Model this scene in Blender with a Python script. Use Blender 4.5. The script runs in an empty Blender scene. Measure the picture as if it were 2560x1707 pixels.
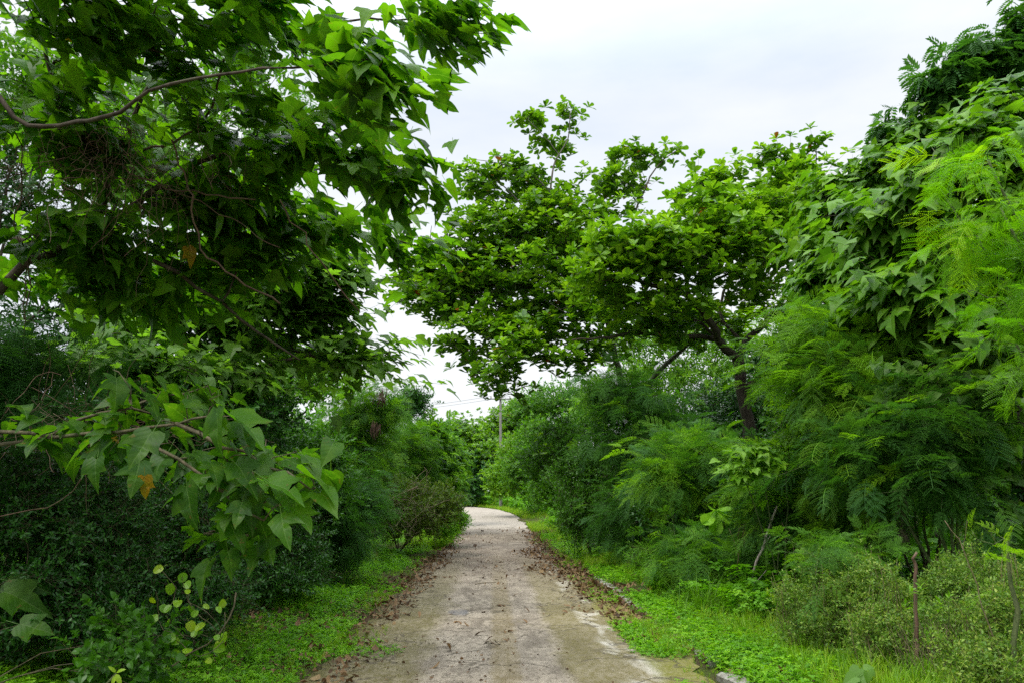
import bpy, math, random
import numpy as np

# ------------------------------------------------------------------ camera, sky, sun, exposure
scene = bpy.context.scene
COL = scene.collection
PITCH, YAW = math.atan(391.5 / 1970.0), math.radians(1.3)
EYE = np.array([0.0, 0.0, 1.6])
cam = bpy.data.cameras.new("camera")
cam.sensor_width = 36.0
cam.lens = 36.0 * 1970.0 / 2560.0
cam.clip_end = 2000.0
cam.clip_start = 0.05
camo = bpy.data.objects.new("camera", cam)
camo.location = EYE
camo.rotation_euler = (math.pi / 2 + PITCH, 0, -YAW)
COL.objects.link(camo)
scene.camera = camo

SUN_EL, SUN_AZ = math.radians(57), math.radians(-125)      # azimuth from +Y, clockwise (towards +X)
world = bpy.data.worlds.new("World")
scene.world = world
world.use_nodes = True
nt = world.node_tree
nt.nodes.clear()
def wn(t, **k):
    n = nt.nodes.new(t)
    for a, b in k.items():
        setattr(n, a, b)
    return n
wout = wn('ShaderNodeOutputWorld')
wbg = wn('ShaderNodeBackground')
wbg.inputs['Strength'].default_value = 0.1
sky = wn('ShaderNodeTexSky', sky_type='NISHITA')
sky.sun_disc = False
sky.sun_elevation = SUN_EL
sky.sun_rotation = SUN_AZ
sky.air_density = 1.0
sky.dust_density = 2.0
wco = wn('ShaderNodeTexCoord')
wmap = wn('ShaderNodeMapping')
wmap.inputs['Scale'].default_value = (1.0, 1.0, 3.2)
wno = wn('ShaderNodeTexNoise')
wno.inputs['Scale'].default_value = 1.5
wno.inputs['Detail'].default_value = 7.0
wno.inputs['Roughness'].default_value = 0.52
wrp = wn('ShaderNodeValToRGB')
wrp.color_ramp.elements[0].position = 0.38
wrp.color_ramp.elements[0].color = (0.72, 0.80, 0.92, 1)
wrp.color_ramp.elements[1].position = 0.60
wrp.color_ramp.elements[1].color = (0.96, 0.98, 1.0, 1)
wsc = wn('ShaderNodeVectorMath', operation='SCALE')
wsc.inputs['Scale'].default_value = 6.75
wmx = wn('ShaderNodeMix', data_type='RGBA')
wmx.inputs['Factor'].default_value = 0.93
nt.links.new(wco.outputs['Generated'], wmap.inputs['Vector'])
nt.links.new(wmap.outputs['Vector'], wno.inputs['Vector'])
nt.links.new(wno.outputs['Fac'], wrp.inputs['Fac'])
nt.links.new(wrp.outputs['Color'], wsc.inputs[0])
nt.links.new(sky.outputs['Color'], wmx.inputs[6])
wsx = wn('ShaderNodeSeparateXYZ')                             # an overcast sky is brighter overhead than near the horizon
wzr = wn('ShaderNodeMapRange')
wzr.interpolation_type = 'SMOOTHSTEP'
for _k, _v in ((1, 0.45), (2, 0.95), (3, 1.0), (4, 4.0)):
    wzr.inputs[_k].default_value = _v
wz2 = wn('ShaderNodeVectorMath', operation='SCALE')
nt.links.new(wco.outputs['Generated'], wsx.inputs[0])
nt.links.new(wsx.outputs[2], wzr.inputs[0])
nt.links.new(wsc.outputs['Vector'], wz2.inputs[0])
nt.links.new(wzr.outputs[0], wz2.inputs['Scale'])
nt.links.new(wz2.outputs['Vector'], wmx.inputs[7])
nt.links.new(wmx.outputs[2], wbg.inputs['Color'])
nt.links.new(wbg.outputs['Background'], wout.inputs['Surface'])

sl = bpy.data.lights.new("sun", 'SUN')
sl.energy = 1.5
sl.angle = math.radians(18)
sl.color = (1.0, 0.96, 0.88)
so = bpy.data.objects.new("sun", sl)
so.rotation_euler = (math.pi / 2 - SUN_EL, 0, math.pi - SUN_AZ)
COL.objects.link(so)

scene.view_settings.view_transform = 'Standard'
scene.view_settings.look = 'None'
scene.view_settings.exposure = 0.70
scene.view_settings.gamma = 1.0
cy = scene.cycles
cy.max_bounces = 8
cy.diffuse_bounces = 2
cy.glossy_bounces = 2
cy.transmission_bounces = 4
cy.transparent_max_bounces = 4
cy.use_denoising = False

# ------------------------------------------------------------------ small helpers
_a, _b = PITCH, YAW
_R0 = np.array([1.0, 0, 0]); _U0 = np.array([0, -math.sin(_a), math.cos(_a)]); _F0 = np.array([0, math.cos(_a), math.sin(_a)])
_Z = np.array([[math.cos(_b), math.sin(_b), 0], [-math.sin(_b), math.cos(_b), 0], [0, 0, 1]])
RT, UP, FW = _Z @ _R0, _Z @ _U0, _Z @ _F0

def P(px, py, d):
    """world point at depth d (metres along the lane) seen where the photograph (2560 x 1707) shows it"""
    r = (px - 1280) / 1970 * RT + (853.5 - py) / 1970 * UP + FW
    return EYE + r * (d / r[1])

def rng_(seed):
    return np.random.default_rng(seed)

def nrm(v):
    return v / np.maximum(np.linalg.norm(v, axis=-1, keepdims=True), 1e-9)

def sstep(t):
    t = np.clip(t, 0, 1)
    return t * t * (3 - 2 * t)

def lane_c(y):
    y = np.asarray(y, float)
    q = np.clip(y - 42, 0, 36)
    return -(q ** 2) / 150 - np.clip(y - 78, 0, None) * 0.48

def lane_w(y):
    return 1.72 - 0.27 * sstep((np.asarray(y, float) - 14) / 22)

def g_(y):
    return 0.95 * sstep((np.asarray(y, float) - 22) / 44)

def ground_z(x, y):
    x = np.asarray(x, float); y = np.asarray(y, float)
    d = np.abs(x - lane_c(y)) - lane_w(y)
    k = sstep((d - 0.25) / 1.6)
    bump = 0.05 * np.sin(x * 1.7 + y * 0.6) + 0.04 * np.sin(x * 0.8 - y * 1.3 + 1.0) + 0.03 * np.sin(x * 3.1 + 2 * np.sin(y * 1.1))
    return g_(y) + k * (0.10 + bump)

def link(name, data, parent=None, loc=None):
    o = bpy.data.objects.new(name, data)
    COL.objects.link(o)
    if parent is not None:
        o.parent = parent
    if loc is not None:
        o.location = loc
    return o

def tag(o, label=None, cat=None, group=None, kind=None):
    for k, v in (('label', label), ('category', cat), ('group', group), ('kind', kind)):
        if v:
            o[k] = v
    return o

def thing(name, loc, label, cat, group=None):
    return tag(link(name, None, None, loc), label, cat, group)

def mesh_np(name, V, Q, mat, smooth=True, attrs=None):
    me = bpy.data.meshes.new(name)
    V = np.asarray(V, np.float32); Q = np.asarray(Q, np.int32)
    k = Q.shape[1]
    me.vertices.add(len(V)); me.vertices.foreach_set('co', V.ravel())
    me.loops.add(Q.size); me.loops.foreach_set('vertex_index', Q.ravel())
    me.polygons.add(len(Q)); me.polygons.foreach_set('loop_start', np.arange(0, Q.size, k, dtype=np.int32))
    me.polygons.foreach_set('use_smooth', np.full(len(Q), smooth))
    for an, (ty, arr) in (attrs or {}).items():
        at = me.attributes.new(an, ty, 'POINT')
        at.data.foreach_set('value' if ty == 'FLOAT' else 'vector', np.asarray(arr, np.float32).ravel())
    me.update(calc_edges=True)
    me.materials.append(mat)
    return me

# ------------------------------------------------------------------ materials
def newmat(name):
    m = bpy.data.materials.new(name)
    m.use_nodes = True
    t = m.node_tree
    t.nodes.clear()
    return m, t
def N(t, ty, **k):
    n = t.nodes.new(ty)
    for a, b in k.items():
        setattr(n, a, b)
    return n
def mathn(t, op, a, b=None, clamp=False):
    n = N(t, 'ShaderNodeMath', operation=op, use_clamp=clamp)
    for i, v in enumerate((a, b)):
        if v is None: continue
        if isinstance(v, (int, float)): n.inputs[i].default_value = v
        else: t.links.new(v, n.inputs[i])
    return n.outputs[0]
def mixc(t, fac, a, b, blend='MIX'):
    n = N(t, 'ShaderNodeMix', data_type='RGBA', blend_type=blend)
    for i, v in ((0, fac), (6, a), (7, b)):
        if isinstance(v, (int, float)): n.inputs[i].default_value = v
        elif isinstance(v, tuple): n.inputs[i].default_value = (*v, 1)
        else: t.links.new(v, n.inputs[i])
    return n.outputs[2]
def ramp(t, fac, stops):
    n = N(t, 'ShaderNodeValToRGB')
    e = n.color_ramp.elements
    while len(e) < len(stops): e.new(0.5)
    for el, (p, c) in zip(e, stops):
        el.position = p
        el.color = (*c, 1) if isinstance(c, tuple) else (c, c, c, 1)
    t.links.new(fac, n.inputs['Fac'])
    return n.outputs['Color']
def noise(t, vec, scale, detail=4, rough=0.55, dist=0.0):
    n = N(t, 'ShaderNodeTexNoise')
    n.inputs['Scale'].default_value = scale; n.inputs['Detail'].default_value = detail
    n.inputs['Roughness'].default_value = rough; n.inputs['Distortion'].default_value = dist
    if vec is not None: t.links.new(vec, n.inputs['Vector'])
    return n.outputs['Fac']

def leaf_mat(name, stops, trans=0.42, rough=0.42, veins=False, tcol=(1.25, 1.35, 0.45), spec=0.45, under=0.25):
    if name not in ('feathery_leaf', 'small_glossy_leaf', 'dead_leaf', 'almond_leaf', 'weed_leaf'):
        stops = [(p, (c[0] * 1.18, c[1] * 1.04, c[2] * .9)) for p, c in stops]
    m, t = newmat(name)
    at = N(t, 'ShaderNodeAttribute', attribute_name='tint')
    base = ramp(t, at.outputs['Fac'], stops)
    co = N(t, 'ShaderNodeTexCoord')
    ns = noise(t, co.outputs['Object'], 9.0, 3)
    base = mixc(t, mathn(t, 'MULTIPLY', ns, 0.35), base, mixc(t, 1.0, base, (0.62, 0.72, 0.5), 'MULTIPLY'))
    bump = None
    if veins:
        lc = N(t, 'ShaderNodeAttribute', attribute_name='lc')
        sp = N(t, 'ShaderNodeSeparateXYZ')
        t.links.new(lc.outputs['Vector'], sp.inputs[0])
        ax = mathn(t, 'ABSOLUTE', sp.outputs[0])
        mid = mathn(t, 'LESS_THAN', ax, 0.014)
        fr = mathn(t, 'FRACT', mathn(t, 'MULTIPLY', mathn(t, 'SUBTRACT', sp.outputs[1], mathn(t, 'MULTIPLY', ax, 0.85)), 5.5))
        dv = mathn(t, 'ABSOLUTE', mathn(t, 'SUBTRACT', fr, 0.5))
        sv = mathn(t, 'LESS_THAN', dv, 0.035)
        vv = mathn(t, 'MAXIMUM', mid, mathn(t, 'MULTIPLY', sv, 0.6))
        base = mixc(t, mathn(t, 'MULTIPLY', vv, 0.45), base, (0.16, 0.27, 0.07))
        sv3 = N(t, 'ShaderNodeVectorMath', operation='ADD'); cb = N(t, 'ShaderNodeCombineXYZ')
        t.links.new(mathn(t, 'MULTIPLY', at.outputs['Fac'], 97.0), cb.inputs[2]); t.links.new(lc.outputs['Vector'], sv3.inputs[0]); t.links.new(cb.outputs[0], sv3.inputs[1])
        spn = noise(t, sv3.outputs[0], 4.5, 4, .6)
        base = mixc(t, ramp(t, spn, [(.64, 0.0), (.69, .85)]), base, (0.16, 0.12, 0.03))
        base = mixc(t, mathn(t, 'MULTIPLY', ramp(t, noise(t, sv3.outputs[0], 1.6, 2), [(.45, 0.0), (.65, 1.0)]), .45), base, (0.11, 0.22, 0.012))
        bn = N(t, 'ShaderNodeBump')
        bn.inputs['Strength'].default_value = 0.35; bn.inputs['Distance'].default_value = 0.004
        t.links.new(dv, bn.inputs['Height'])
        bump = bn.outputs['Normal']
    geo = N(t, 'ShaderNodeNewGeometry')
    base2 = mixc(t, mathn(t, 'MULTIPLY', geo.outputs['Backfacing'], under), base, mixc(t, 1.0, base, (1.25, 1.2, 1.5), 'MULTIPLY'))
    pr = N(t, 'ShaderNodeBsdfPrincipled')
    pr.inputs['Roughness'].default_value = rough
    pr.inputs['Specular IOR Level'].default_value = spec
    t.links.new(base2, pr.inputs['Base Color'])
    tr = N(t, 'ShaderNodeBsdfTranslucent')
    t.links.new(mixc(t, 1.0, base, tcol, 'MULTIPLY'), tr.inputs['Color'])
    if bump is not None:
        t.links.new(bump, pr.inputs['Normal'])
    mx = N(t, 'ShaderNodeMixShader')
    mx.inputs[0].default_value = trans
    t.links.new(pr.outputs[0], mx.inputs[1]); t.links.new(tr.outputs[0], mx.inputs[2])
    out = N(t, 'ShaderNodeOutputMaterial')
    t.links.new(mx.outputs[0], out.inputs[0])
    return m

def bark_mat(name, c0, c1, scale=14.0, stretch=(1, 1, 0.35)):
    m, t = newmat(name)
    co = N(t, 'ShaderNodeTexCoord')
    mp = N(t, 'ShaderNodeMapping'); mp.inputs['Scale'].default_value = stretch
    t.links.new(co.outputs['Object'], mp.inputs[0])
    n1 = noise(t, mp.outputs[0], scale, 6, 0.65, 0.4)
    n2 = noise(t, co.outputs['Object'], 3.0, 3)
    c = mixc(t, ramp(t, n1, [(0.35, 0.0), (0.65, 1.0)]), c0, c1)
    c = mixc(t, mathn(t, 'MULTIPLY', ramp(t, n2, [(0.5, 0.0), (0.7, 1.0)]), 0.4), c, (0.11, 0.12, 0.07))
    pr = N(t, 'ShaderNodeBsdfPrincipled'); pr.inputs['Roughness'].default_value = 0.85
    pr.inputs['Specular IOR Level'].default_value = 0.2
    t.links.new(c, pr.inputs['Base Color'])
    bn = N(t, 'ShaderNodeBump'); bn.inputs['Strength'].default_value = 0.6; bn.inputs['Distance'].default_value = 0.02
    t.links.new(n1, bn.inputs['Height']); t.links.new(bn.outputs[0], pr.inputs['Normal'])
    out = N(t, 'ShaderNodeOutputMaterial'); t.links.new(pr.outputs[0], out.inputs[0])
    return m

M = {}
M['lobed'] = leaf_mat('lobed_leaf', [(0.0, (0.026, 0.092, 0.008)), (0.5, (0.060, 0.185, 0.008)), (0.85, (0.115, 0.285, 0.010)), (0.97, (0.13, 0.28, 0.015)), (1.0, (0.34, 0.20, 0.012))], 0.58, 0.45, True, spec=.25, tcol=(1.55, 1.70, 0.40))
M['lobed_pale'] = leaf_mat('lobed_leaf_lit', [(0.0, (0.046, 0.150, 0.010)), (0.5, (0.090, 0.255, 0.012)), (0.9, (0.145, 0.34, 0.016)), (1.0, (0.17, 0.37, 0.045))], 0.44, 0.45, True, spec=.2)  # lighter copy of the lobed greens, brightness of lit leaves in the colour
M['almond'] = leaf_mat('almond_leaf', [(0.0, (0.040, 0.115, 0.008)), (0.45, (0.095, 0.225, 0.010)), (0.8, (0.19, 0.37, 0.014)), (0.955, (0.27, 0.45, 0.02)), (0.975, (0.16, 0.075, 0.02)), (1.0, (0.26, 0.045, 0.012))], 0.40, 0.36, False, spec=0.45)
M['feather'] = leaf_mat('feathery_leaf', [(0.0, (0.036, 0.118, 0.024)), (0.5, (0.078, 0.205, 0.024)), (0.85, (0.16, 0.33, 0.018)), (1.0, (0.22, 0.44, 0.012))], 0.44, 0.55, spec=0.2)
M['feather_young'] = leaf_mat('young_feathery_leaf', [(0.0, (0.085, 0.27, 0.010)), (0.5, (0.17, 0.42, 0.012)), (1.0, (0.28, 0.52, 0.014))], 0.47, 0.5, spec=0.2)
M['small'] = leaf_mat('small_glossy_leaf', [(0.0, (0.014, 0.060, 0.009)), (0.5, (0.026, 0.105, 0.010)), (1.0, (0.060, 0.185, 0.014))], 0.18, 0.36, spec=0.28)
M['bush'] = leaf_mat('bush_leaf', [(0.0, (0.034, 0.125, 0.010)), (0.5, (0.065, 0.215, 0.010)), (1.0, (0.145, 0.34, 0.014))], 0.42, 0.42, spec=.35)
M['creeper'] = leaf_mat('creeper_leaf', [(0.0, (0.085, 0.25, 0.012)), (0.6, (0.16, 0.36, 0.014)), (1.0, (0.28, 0.43, 0.018))], 0.44, 0.4, spec=.35)
M['herb'] = leaf_mat('ground_herb', [(0.0, (0.055, 0.180, 0.012)), (0.5, (0.105, 0.310, 0.012)), (1.0, (0.190, 0.430, 0.016))], 0.42, 0.5, spec=0.25)
M['grass'] = leaf_mat('grass_blade', [(0.0, (0.06, 0.170, 0.010)), (0.5, (0.13, 0.310, 0.012)), (0.9, (0.240, 0.420, 0.018)), (1.0, (0.36, 0.32, 0.09))], 0.44, 0.5, spec=0.25)
M['weed'] = leaf_mat('weed_leaf', [(0.0, (0.065, 0.150, 0.020)), (0.5, (0.130, 0.255, 0.030)), (0.85, (0.24, 0.36, 0.045)), (1.0, (0.34, 0.40, 0.08))], 0.35, 0.5, spec=0.3)
M['dry'] = leaf_mat('dead_leaf', [(0.0, (0.055, 0.033, 0.019)), (0.4, (0.14, 0.080, 0.040)), (0.75, (0.24, 0.145, 0.072)), (1.0, (0.28, 0.20, 0.10))], 0.15, 0.7, spec=0.2, tcol=(1.0, 0.8, 0.5), under=0.4)
M['bark'] = bark_mat('dark_bark', (0.035, 0.026, 0.020), (0.11, 0.085, 0.062))
M['bark_brown'] = bark_mat('brown_bark', (0.060, 0.036, 0.024), (0.17, 0.105, 0.070))
M['bark_grey'] = bark_mat('grey_bark', (0.07, 0.062, 0.052), (0.20, 0.18, 0.15))
M['twig'] = bark_mat('twig_bark', (0.050, 0.045, 0.024), (0.13, 0.105, 0.06), 30)
M['greentwig'] = bark_mat('green_twig', (0.06, 0.09, 0.03), (0.13, 0.15, 0.06), 30)
M['drytwig'] = bark_mat('dry_twig', (0.11, 0.085, 0.045), (0.25, 0.20, 0.12), 40)
M['deadwood'] = bark_mat('bleached_wood', (0.16, 0.12, 0.095), (0.42, 0.37, 0.33), 60, (1, 1, 0.15))

# ------------------------------------------------------------------ leaf templates (unit length along +Y, face +Z)
def strip_leaf(right, left=None, fold=0.12, droop=0.18, jit=0.0, seed=0, petiole=0.0):
    r = rng_(seed)
    V, Q = [], []
    def z(x, y): return fold * abs(x) - droop * max(y, 0) ** 2 + (0.03 * math.sin(7 * y + 9 * abs(x) + seed) if jit else 0)
    for s, ol in ((1, right), (-1, left or right)):
        b = len(V)
        n = len(ol)
        for x, y, my in ol:
            e = 0 if x == 0 else jit
            x2 = x + r.uniform(-e, e); y2 = y + r.uniform(-e, e)
            V.append((0, my, z(0, my))); V.append((s * x2, y2, z(x2, y2)))
        for i in range(n - 1):
            a = b + 2 * i
            Q.append((a, a + 1, a + 3, a + 2) if s > 0 else (a, a + 2, a + 3, a + 1))
    if petiole:
        b = len(V)
        w = 0.012
        V += [(-w, -petiole, 0.10), (w, -petiole, 0.10), (w, 0.0, 0), (-w, 0.0, 0)]
        Q.append((b, b + 1, b + 2, b + 3))
    V = np.array(V, float)
    return V, np.array(Q)
O3 = [(0, 0, 0), (.20, -.12, .05), (.40, -.06, .12), (.50, .12, .22), (.49, .28, .32), (.57, .42, .40), (.64, .60, .46), (.47, .57, .52), (.29, .55, .60), (.28, .68, .70), (.20, .86, .85), (.09, 1.0, .96), (0, 1.14, 1.14)]
O5 = [(0, 0, 0), (.15, -.12, .04), (.34, -.10, .1), (.53, -.02, .15), (.40, .08, .2), (.34, .16, .27), (.53, .34, .34), (.68, .56, .42), (.44, .52, .5), (.22, .47, .56), (.27, .64, .68), (.2, .82, .82), (.08, 1.0, .98), (0, 1.14, 1.14)]
OH = [(0, 0, 0), (.18, -.14, .05), (.38, -.08, .12), (.49, .1, .22), (.47, .3, .36), (.38, .52, .54), (.24, .74, .74), (.1, .92, .92), (0, 1.1, 1.1)]
OA = [(0, 0, 0), (.05, .08, .08), (.14, .3, .3), (.24, .55, .55), (.29, .76, .75), (.225, .93, .9), (.08, 1.01, .98), (0, 1.02, 1.02)]
OE = [(0, 0, 0), (.16, .22, .22), (.2, .5, .5), (.13, .8, .8), (0, 1, 1)]
OR = [(0, 0, 0), (.28, .04, .08), (.44, .33, .33), (.41, .66, .66), (.22, .93, .9), (0, 1, 1)]
OC = [(0, 0, 0), (.25, -.08, .05), (.44, .12, .2), (.42, .4, .45), (.24, .72, .74), (0, 1, 1)]
T = {}
_N = lambda o: [(x * .84, y, m_) for x, y, m_ in o]
O3, O5, OH = _N(O3), _N(O5), _N(OH)
T['lobed'] = [strip_leaf(O3, None, .10, .22, .025, 1, .45), strip_leaf(O3, OH, .14, .30, .025, 2, .5), strip_leaf(O5, None, .06, .16, .025, 3, .5), strip_leaf(OH, O3, .18, .26, .02, 4, .45), strip_leaf(OH, None, .2, .35, .02, 5, .4), strip_leaf(O3, O5, -.05, .12, .03, 6, .5), strip_leaf(O3, None, .30, .62, .03, 7, .45), strip_leaf(O5, OH, .22, .50, .035, 8, .5), strip_leaf(OH, O5, -.18, .42, .03, 9, .4), strip_leaf(O3, None, .42, .20, .035, 10, .5)]
T['almond'] = [strip_leaf(OA, None, .25, .20, .012, 11), strip_leaf(OA, None, .10, .35, .012, 12), strip_leaf(OA, None, .35, .05, .012, 13)]
T['oval'] = [strip_leaf(OE, None, .25, .2), strip_leaf(OE, None, .1, .4)]
T['round'] = [strip_leaf(OR, None, .12, .12, 0, 0, .5), strip_leaf(OR, None, .25, .3, 0, 0, .5)]
T['heart'] = [strip_leaf(OC, None, .15, .25, 0, 0, .4), strip_leaf(OC, None, .3, .4, 0, 0, .4)]
T['tri'] = [(np.array([(0, 0, 0), (.24, .5, .05), (0, 1, -.12), (-.24, .5, .05)], float), np.array([(0, 1, 2, 3)]))]

def feather(np_, nl, seed, lod=2):
    """bipinnate leaf: arching stalk, np_ pairs of pinnae, nl pairs of leaflets on each"""
    r = rng_(seed)
    V, Q = [], []
    def stalk(y): return np.array([0, y - 0.12 * y * y, 0.10 * y - 0.42 * y * y])
    def quad(a, b, c, d):
        k = len(V); V.extend((a, b, c, d)); Q.append((k, k + 1, k + 2, k + 3))
    w = np.array([0.008, 0, 0])
    ys = np.linspace(0, 1, 5)
    for i in range(4):
        quad(stalk(ys[i]) - w, stalk(ys[i]) + w, stalk(ys[i + 1]) + w, stalk(ys[i + 1]) - w)
    for i in range(np_):
        f = 0.22 + 0.78 * i / (np_ - 1)
        o = stalk(f)
        L = 0.50 * (1 - 0.35 * abs(f - 0.55) * 1.4) * r.uniform(.9, 1.1)
        for s in (-1, 1):
            an = math.radians(58 - 22 * f + r.uniform(-6, 6))
            d = np.array([s * math.sin(an), math.cos(an), 0.05])
            def pt(u): return o + d * (L * u) + np.array([0, 0, -0.16 * L * u * u * (1 + f)])
            side = np.array([-d[1], d[0], 0])
            if lod == 0:
                hw = 0.10 * side
                quad(pt(0), pt(.45) + hw, pt(1), pt(.45) - hw)
                continue
            pw = side * 0.004
            quad(pt(0) - pw, pt(0) + pw, pt(1) + pw, pt(1) - pw)
            for j in range(nl):
                u = 0.08 + 0.92 * j / (nl - 1)
                b = pt(u)
                ll = 0.088 * (1 - 0.35 * (2 * u - 1) ** 2)
                wd = (0.45 * 0.92 * L / nl) * (1.15 if nl > 9 else 1.3)
                for e in (-1, 1):
                    ld = nrm(side * e * 0.9 + d * 0.5 + np.array([0, 0, .12]))
                    lw = d * wd * 0.62
                    tip = b + ld * ll
                    mid = b + ld * ll * .55
                    quad(b, mid + lw, tip, mid - lw)
    return np.array(V), np.array(Q)
T['feather_hi'] = [feather(5, 12, 1), feather(6, 11, 2), feather(4, 12, 3)]
T['feather_mid'] = [feather(5, 7, 4), feather(4, 7, 5), feather(5, 6, 6)]
T['feather_lo'] = [feather(5, 0, 7, 0), feather(6, 0, 8, 0)]

class Leaves:
    def __init__(self, seed=0, lc=False):
        self.V, self.Q, self.Tn, self.L, self.n, self.lc, self.r = [], [], [], [], 0, lc, rng_(seed)
    def add(self, tpls, pos, ydir, up, scale, tint):
        if len(pos) == 0: return
        pos = np.asarray(pos, float); N_ = len(pos)
        y = nrm(np.broadcast_to(ydir, (N_, 3)).astype(float)); u = np.broadcast_to(up, (N_, 3)).astype(float)
        x = nrm(np.cross(y, u)); z = np.cross(x, y)
        sc = np.broadcast_to(scale, (N_,)).astype(float); ti = np.broadcast_to(tint, (N_,)).astype(float)
        pick = self.r.integers(0, len(tpls), N_)
        for k, (tv, tq) in enumerate(tpls):
            s = pick == k
            m = int(s.sum())
            if not m: continue
            vv = pos[s][:, None, :] + sc[s][:, None, None] * (tv[None, :, 0:1] * x[s][:, None, :] + tv[None, :, 1:2] * y[s][:, None, :] + tv[None, :, 2:3] * z[s][:, None, :])
            qq = tq[None] + (np.arange(m) * len(tv))[:, None, None] + self.n
            self.V.append(vv.reshape(-1, 3)); self.Q.append(qq.reshape(-1, 4))
            self.Tn.append(np.repeat(ti[s], len(tv)))
            if self.lc: self.L.append(np.tile(tv, (m, 1)))
            self.n += m * len(tv)
    def build(self, name, mat, parent=None, base=None):
        if not self.n: return None
        V = np.concatenate(self.V)
        if base is not None: V = V - np.asarray(base)
        at = {'tint': ('FLOAT', np.clip(np.concatenate(self.Tn), 0, 1))}
        if self.lc: at['lc'] = ('FLOAT_VECTOR', np.concatenate(self.L))
        return link(name, mesh_np(name, V, np.concatenate(self.Q), mat, True, at), parent)

class Wood:
    def __init__(self): self.V, self.Q, self.n = [], [], 0
    def tube(self, pts, rad, sides=5, rough=0.0, seed=0):
        pts = np.asarray(pts, float); n = len(pts)
        rad = np.broadcast_to(rad, (n,)).astype(float)
        tg = nrm(np.gradient(pts, axis=0))
        ref = np.array([0, 0, 1.0]) if abs(tg[0][2]) < .8 else np.array([1.0, 0, 0])
        a = nrm(np.cross(tg, ref)); b = np.cross(tg, a)
        th = np.linspace(0, 2 * math.pi, sides, endpoint=False)
        rr = rad[:, None] * np.ones(sides)
        if rough: rr = rr * (1 + rough * rng_(seed).normal(0, 1, (n, sides)))
        ring = pts[:, None, :] + rr[:, :, None] * (np.cos(th)[None, :, None] * a[:, None, :] + np.sin(th)[None, :, None] * b[:, None, :])
        self.V.append(ring.reshape(-1, 3))
        i = np.arange(n - 1)[:, None] * sides; j = np.arange(sides)[None]; j2 = (j + 1) % sides
        q = np.stack([i + j, i + j2, i + sides + j2, i + sides + j], -1).reshape(-1, 4) + self.n
        self.Q.append(q); self.n += n * sides
        cap0 = [self.n - n * sides + k for k in range(sides)]
        for base in (self.n - sides,):
            c = len(self.V)
            if sides >= 4:
                ks = [base + k for k in range(sides)]
                self.Q.append(np.array([[ks[0], ks[k], ks[k + 1], ks[min(k + 2, sides - 1)]] for k in range(1, sides - 1, 2)]))
    def sticks(self, A, B, r):
        n = len(A)
        t = nrm(B - A); a = nrm(np.cross(t, [0.3, 0.2, 0.93])); b = np.cross(t, a)
        ring = [a, -.5 * a + .87 * b, -.5 * a - .87 * b]
        V = np.stack([A + q * r for q in ring] + [B + q * r * .5 for q in ring], 1).reshape(-1, 3)
        q = np.array([(0, 1, 4, 3), (1, 2, 5, 4), (2, 0, 3, 5)])
        self.V.append(V); self.Q.append((q[None] + (np.arange(n) * 6)[:, None, None] + self.n).reshape(-1, 4)); self.n += n * 6
    def build(self, name, mat, parent=None, base=None):
        if not self.n: return None
        V = np.concatenate(self.V)
        if base is not None: V = V - np.asarray(base)
        return link(name, mesh_np(name, V, np.concatenate(self.Q), mat, True), parent)

def smooth_path(pts, step=0.2, wob=0.0, seed=0):
    pts = np.asarray(pts, float)
    if len(pts) == 2: pts = np.array([pts[0], (pts[0] + pts[1]) / 2, pts[1]])
    ext = np.vstack([2 * pts[0] - pts[1], pts, 2 * pts[-1] - pts[-2]])
    out = []
    for i in range(len(pts) - 1):
        p0, p1, p2, p3 = ext[i:i + 4]
        n = max(2, int(np.linalg.norm(p2 - p1) / step))
        for u in np.linspace(0, 1, n, endpoint=False):
            out.append(0.5 * (2 * p1 + (p2 - p0) * u + (2 * p0 - 5 * p1 + 4 * p2 - p3) * u * u + (3 * p1 - p0 - 3 * p2 + p3) * u ** 3))
    out.append(pts[-1])
    out = np.array(out)
    if wob:
        w = rng_(seed).normal(0, wob, out.shape); w[0] = 0; w[-1] = 0
        out += w
    return out

def blob(px, py, d, rx, ry, rz=None):
    """ellipsoid of foliage: centre by photo position and depth, radii in photo pixels at that depth, rz metres along the lane"""
    s = d / 1970
    return (P(px, py, d), np.array([rx * s, rz if rz else rx * s, ry * s]))

def sample_blobs(blobs, n, r, shell=0.45):
    vol = np.array([np.prod(b[1]) ** 0.8 for b in blobs]); pk = r.choice(len(blobs), n, p=vol / vol.sum())
    c = np.array([b[0] for b in blobs])[pk]; R = np.array([b[1] for b in blobs])[pk]
    d = nrm(r.normal(0, 1, (n, 3)))
    u = r.uniform(0, 1, (n, 1)) ** shell
    pos = c + d * R * u
    return pos, nrm(d / R)

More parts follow.
